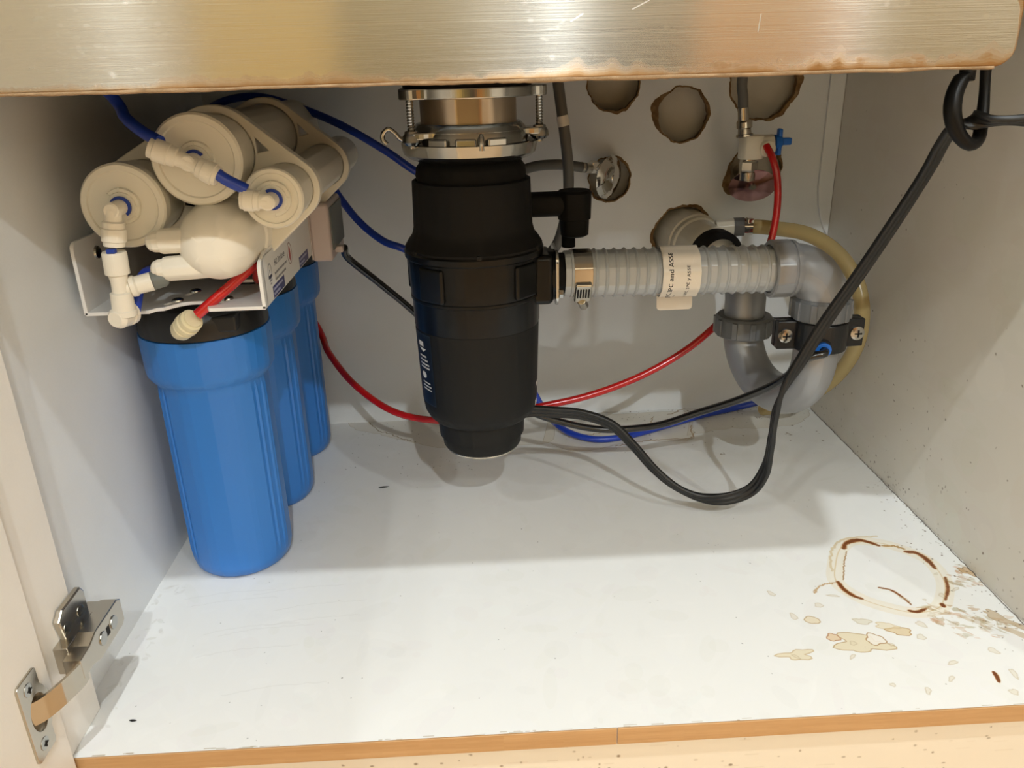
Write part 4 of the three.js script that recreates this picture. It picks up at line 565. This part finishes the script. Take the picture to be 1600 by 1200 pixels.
single('blue_tube', tubeGeo([[-0.3514, 0.4450, 0.0640], [-0.3134, 0.4663, 0.0620], [-0.2664, 0.4722, 0.0750], [-0.2185, 0.4605, 0.0900], [-0.1648, 0.4393, 0.1050], [-0.1129, 0.4091, 0.1150], [-0.0759, 0.3830, 0.1200], [-0.0385, 0.3629, 0.1150], [-0.0027, 0.3697, 0.1050], [0.0171, 0.4106, 0.1000], [0.0200, 0.4514, 0.1000], [0.0203, 0.5016, 0.1000], [.0250, .6995, .100]], .0047, 160), M.blueTube, 'long blue tube arching from the filter top to behind the disposer', 'tube');
single('blue_tube', tubeGeo([[-0.2180, 0.3948, 0.0620], [-0.1969, 0.3827, 0.0660], [-0.1822, 0.3556, 0.0750], [-0.1553, 0.3209, 0.0900], [-0.1249, 0.2975, 0.1050], [-0.0977, 0.2874, 0.1120], [-0.0522, 0.2638, 0.1100], [-0.0009, 0.2138, 0.1050], [0.0396, 0.1392, 0.1000], [0.0657, 0.0753, 0.0980], [0.0800, 0.0468, 0.0940], [0.0973, 0.0140, 0.0628], [0.1155, 0.0075, 0.0837], [0.1408, 0.0056, 0.1014], [0.1675, 0.0054, 0.1058], [0.2060, 0.0054, 0.0949], [0.2578, 0.0054, 0.0696], [0.3232, 0.0054, 0.0372], [0.3780, 0.0056, 0.0169], [0.4098, 0.0140, 0.0200]], .0047, 260), M.blueTube, 'blue tube dipping to the floor behind the disposer', 'tube');
single('blue_tube', tubeGeo([[-.2935, .3162, .462], [-0.2910, 0.3398, 0.4400], [-0.2857, 0.3396, 0.4050], [-.2700, .3230, .33], [-.2750, .3190, .20], [-.2780, .3180, .07]], .0047, 80), M.blueTube, 'blue tube lying in the white bracket below the membrane', 'tube');
single('black_tube', tubeGeo([[-.1575, .3110, .205], [-0.1567, 0.2937, 0.1850], [-0.1246, 0.2565, 0.1650], [-0.0859, 0.2132, 0.1500], [-0.0366, 0.1557, 0.1500], [0.0144, 0.1105, 0.1820], [0.0576, 0.0916, 0.2000], [0.0991, 0.0809, 0.2120], [0.1319, 0.0760, 0.2200], [0.1631, 0.0760, 0.2250], [0.2074, 0.0869, 0.2400], [0.2487, 0.1091, 0.2580], [0.2856, 0.1333, 0.2820], [0.3158, 0.1599, 0.3060], [0.3293, 0.1860, 0.3300], [0.3373, 0.2050, 0.3430], [.3545, .2102, .344], [.3558, .2112, .336]], .0044, 260), M.blackTube, 'thin round black drain tube ending at the blue collet', 'tube');
// flat power cord: three cores side by side
{
  const pts = [[DX + .035, .1350, .300], [0.0440, 0.1365, 0.2950], [0.0733, 0.1330, 0.2920], [0.1064, 0.1274, 0.2900], [0.1389, 0.1153, 0.2950], [0.1641, 0.0907, 0.3020], [0.1871, 0.0640, 0.3100], [0.2130, 0.0429, 0.3180], [0.2419, 0.0313, 0.3240], [0.2698, 0.0325, 0.3300], [0.2933, 0.0462, 0.3360], [0.3042, 0.0725, 0.3420], [0.3056, 0.1118, 0.3480], [0.3048, 0.1487, 0.3540], [0.3091, 0.1796, 0.3600], [0.3219, 0.2139, 0.3660], [0.3375, 0.2547, 0.3740], [0.3573, 0.3090, 0.3920], [0.3712, 0.3670, 0.4200], [0.3747, 0.4114, 0.4500], [0.3727, 0.4335, 0.4680], [0.3705, 0.4481, 0.4880], [0.3731, 0.4522, 0.5020], [0.3817, 0.4521, 0.5120], [0.4007, 0.4529, 0.5200], [.455, .4560, .520], [.4925, .470, .515]].map(p => V(p));
  const c = new THREE.CatmullRomCurve3(pts); const n = 320, seg = 36, pos = [], uv = [], idx = [];
  // flatness direction along the cord: width vector turns smoothly
  const key = [[0, [0, 1, .2]], [.12, [0, .9, .45]], [.24, [.45, .35, .8]], [.34, [0, .9, -.4]], [.44, [0, 1, -.25]], [.56, [1, 0, -.15]], [.68, [.9, .4, .0]], [.80, [.75, .6, .1]], [.88, [.35, .2, .9]], [.93, [0, .9, .4]], [1, [0, 1, .1]]];
  const wdir = t => { let i = 0; while (i < key.length - 2 && key[i + 1][0] < t) i++; const [t0, a] = key[i], [t1, b] = key[i + 1]; const k = Math.min(1, Math.max(0, (t - t0) / (t1 - t0))), e = k * k * (3 - 2 * k); return V(a).lerp(V(b), e).normalize(); };
  for (let i = 0; i <= n; i++) { const t = i / n, p = c.getPointAt(t), d = c.getTangentAt(t); const w = wdir(t); w.addScaledVector(d, -w.dot(d)).normalize(); const h = new THREE.Vector3().crossVectors(d, w);
    for (let j = 0; j <= seg; j++) { const a = j / seg * 6.2832; const X = Math.cos(a), lobes = 3; const x = .0072 * X; const core = ((x + .0072) / .0048) % 1; const yy = .0014 + .0013 * Math.sqrt(Math.max(0, 1 - Math.pow(core * 2 - 1, 2))); const edge = Math.min(1, Math.abs(Math.sin(a)) * 3.2); const y = Math.sign(Math.sin(a)) * yy * edge; const q = p.clone().addScaledVector(w, x).addScaledVector(h, y); pos.push(q.x, q.y, q.z); uv.push(j / seg, t * 40); } }
  for (let i = 0; i < n; i++) for (let j = 0; j < seg; j++) { const a = i * (seg + 1) + j, b = a + seg + 1; idx.push(a, b, a + 1, b, b + 1, a + 1); }
  const g = new THREE.BufferGeometry(); g.setAttribute('position', new THREE.Float32BufferAttribute(pos, 3)); g.setAttribute('uv', new THREE.Float32BufferAttribute(uv, 2)); g.setIndex(idx); g.computeVertexNormals();
  const m = single('power_cord', g, M.cord, 'flat ribbed black power cord sagging from the disposer to the hanging loop', 'cord'); m.material = M.cord.clone(); m.material.side = THREE.DoubleSide;
}
// black hose loop hanging at the sink's right end
{
  const c = curve([[.3500, .6995, .470], [.3550, .6000, .482], [0.3644, 0.4919, 0.4980], [0.3608, 0.4841, 0.5000], [0.3550, 0.4723, 0.5030], [0.3538, 0.4589, 0.5060], [0.3586, 0.4452, 0.5080], [0.3692, 0.4356, 0.5080], [0.3798, 0.4380, 0.5020], [0.3833, 0.4507, 0.4970], [0.3841, 0.4689, 0.4930], [0.3830, 0.4915, 0.4900], [.3760, .6000, .480], [.3740, .6995, .470]]);
  const g = pipeGeo(c, t => (t < .56 ? .0060 : .0042) + .0004 * Math.sin(t * 60) - (t > .47 && t < .56 ? (t - .47) / .09 * .0018 : 0), 140, 20);
  single('hanging_loop', g, M.rubber.clone(), 'thick black rubber loop hanging below the sink end', 'loop').material.roughness = .35;
}

// ---------------------------------------------------------------- door hinge
{
  const o = thing('door_hinge', [-.336, .040, .63], 'nickel concealed hinge joining door and stile', 'hinge');
  const X = -.336, cy = .0745, cz = .6590;
  { const s = new THREE.Shape(); const w = .0125, h = .0345; s.moveTo(-w, -h + .004); s.quadraticCurveTo(-w, -h, -w + .004, -h); s.lineTo(w - .003, -h); s.quadraticCurveTo(w, -h, w, -h + .004); s.lineTo(w, -.019); s.quadraticCurveTo(w + .006, -.012, w + .0075, 0); s.quadraticCurveTo(w + .006, .012, w, .019); s.lineTo(w, h - .004); s.quadraticCurveTo(w, h, w - .003, h); s.lineTo(-w + .004, h); s.quadraticCurveTo(-w, h, -w, h - .004); s.closePath(); const hole = new THREE.Path(); hole.absellipse(.004, 0, .0105, .0155, 0, 6.2832, true); s.holes.push(hole);
    const g = extr(s, .0014, .0004); g.rotateY(Math.PI / 2); g.translate(X, cy, cz); const pl = part('cup_plate', uvm(g), M.nickel, o);
    const cup = turned([X + .0013, cy, cz - .004], [X - 1, cy, cz - .004], [[0, .0155], [.001, .0150], [.0090, .0140], [.0100, .0125], [.0102, 0]], 40, .5); part('hinge_cup', cup, M.nickel, o);
    for (const k of [-1, 1]) { const sc = part('plate_screw', turned([X + .0014, cy + k * .0245, cz + .001], [1, cy + k * .0245, cz + .001], [[0, 0], [0, .0052], [.0008, .0050], [.0016, .0030], [.0010, 0]], 24), M.zinc, pl); part('cross_slot', [box(X + .0026, X + .0032, cy + k * .0245 - .0006, cy + k * .0245 + .0006, cz - .0017, cz + .0037), box(X + .0026, X + .0032, cy + k * .0245 - .0027, cy + k * .0245 + .0027, cz + .0004, cz + .0016)], M.dark, sc); } }
  // curved link from cup to arm
  { const ribbon = curve([[X - .004, cy + .001, .6600], [X + .004, cy + .0015, .6530], [X + .0120, cy + .003, .6390], [X + .0175, cy + .004, .6230], [X + .0180, cy + .005, .6160]]); const n = 40, pos = [], idx = []; for (let i = 0; i <= n; i++) { const p = ribbon.getPointAt(i / n), d = ribbon.getTangentAt(i / n); const nn = new THREE.Vector3().crossVectors(d, V(0, 1, 0)).normalize().multiplyScalar(.0011); for (const [sx, sy] of [[1, 1], [1, -1], [-1, -1], [-1, 1], [1, 1]]) pos.push(p.x + nn.x * sx, p.y + sy * .0098, p.z + nn.z * sx); } for (let i = 0; i < n; i++) for (let k = 0; k < 4; k++) { const a = i * 5 + k, b = a + 5; idx.push(a, b, a + 1, b, b + 1, a + 1); }
    let g = new THREE.BufferGeometry(); g.setAttribute('position', new THREE.Float32BufferAttribute(pos, 3)); g.setIndex(idx); g.computeVertexNormals(); g = toCreasedNormals(g, .6); g.setAttribute('uv', new THREE.Float32BufferAttribute(new Float32Array(g.attributes.position.count * 2), 2)); const m = part('link', g, M.nickel.clone(), o); m.material.side = THREE.DoubleSide; }
  // arm: folded channel running back along the stile
  { const s = new THREE.Shape(); s.moveTo(.622, -.0085); s.lineTo(.622, .0085); s.lineTo(.606, .0090); s.lineTo(.594, .0130); s.lineTo(.553, .0130); s.lineTo(.548, .0100); s.lineTo(.548, -.0100); s.lineTo(.553, -.0130); s.lineTo(.594, -.0130); s.lineTo(.606, -.0090); s.closePath(); const g = extr(s, .0125, .0008); g.rotateY(-Math.PI / 2); g.translate(-.3175, cy + .0080, 0); const m = part('arm', uvm(g), M.nickel, o);
    for (const z of [.566, .586]) { const sc = part('adjust_screw', turned([-.3172, cy + .008, z], [1, cy + .008, z], [[0, 0], [0, .0058], [.0014, .0055], [.0020, .0036], [.0012, 0]], 24), M.zinc, m); } part('arm_slot', box(-.3174, -.3166, cy + .004, cy + .012, .5735, .5790), M.dark, m); }
  // mounting plate screwed to the stile
  { const s = new THREE.Shape(); s.moveTo(.600, .010); s.lineTo(.604, .030); s.lineTo(.596, .036); s.lineTo(.566, .036); s.lineTo(.562, .030); s.lineTo(.562, .010); s.closePath(); const g = extr(s, .003, .0012); g.rotateY(-Math.PI / 2); g.translate(-.3370, cy + .0080, 0); const m = part('mounting_plate', [uvm(g), box(-.3418, -.3302, cy - .004, cy + .020, .552, .612, .001)], M.nickel, o); for (const [y, z] of [[.0305, .596], [.0300, .574]]) part('mount_screw', turned([-.3370, cy + y - .003, z], [1, cy + y - .003, z], [[0, 0], [0, .0052], [.0016, .0050], [.0026, .003], [.0026, 0]], 24), M.zinc, m); }
}

// ---------------------------------------------------------------- bits on the floor
{
  const flake = (x, z, L, w, rot) => { const c = curve([[x - L / 2 * Math.cos(rot), .0010, z - L / 2 * Math.sin(rot)], [x, .0014, z + .0006], [x + L / 2 * Math.cos(rot), .0011, z + L / 2 * Math.sin(rot)]]); return pipeGeo(c, t => w * (.25 + .75 * Math.sin(Math.PI * Math.min(1, Math.max(0, t)))), 16, 8); };
  const [x1, z1] = [-0.1381, 0.2080], [x2, z2] = [-0.3078, 0.5901];
  single('debris_sliver', flake(x1, z1, .0135, .0010, -.1), M.dark, 'small black sliver lying on the white floor before the disposer', 'debris');
  single('debris_sliver', flake(x2, z2, .0065, .0009, .1), M.dark, 'tiny dark crumb on the floor beside the hinge', 'debris');
}
renderer.render(scene, camera);
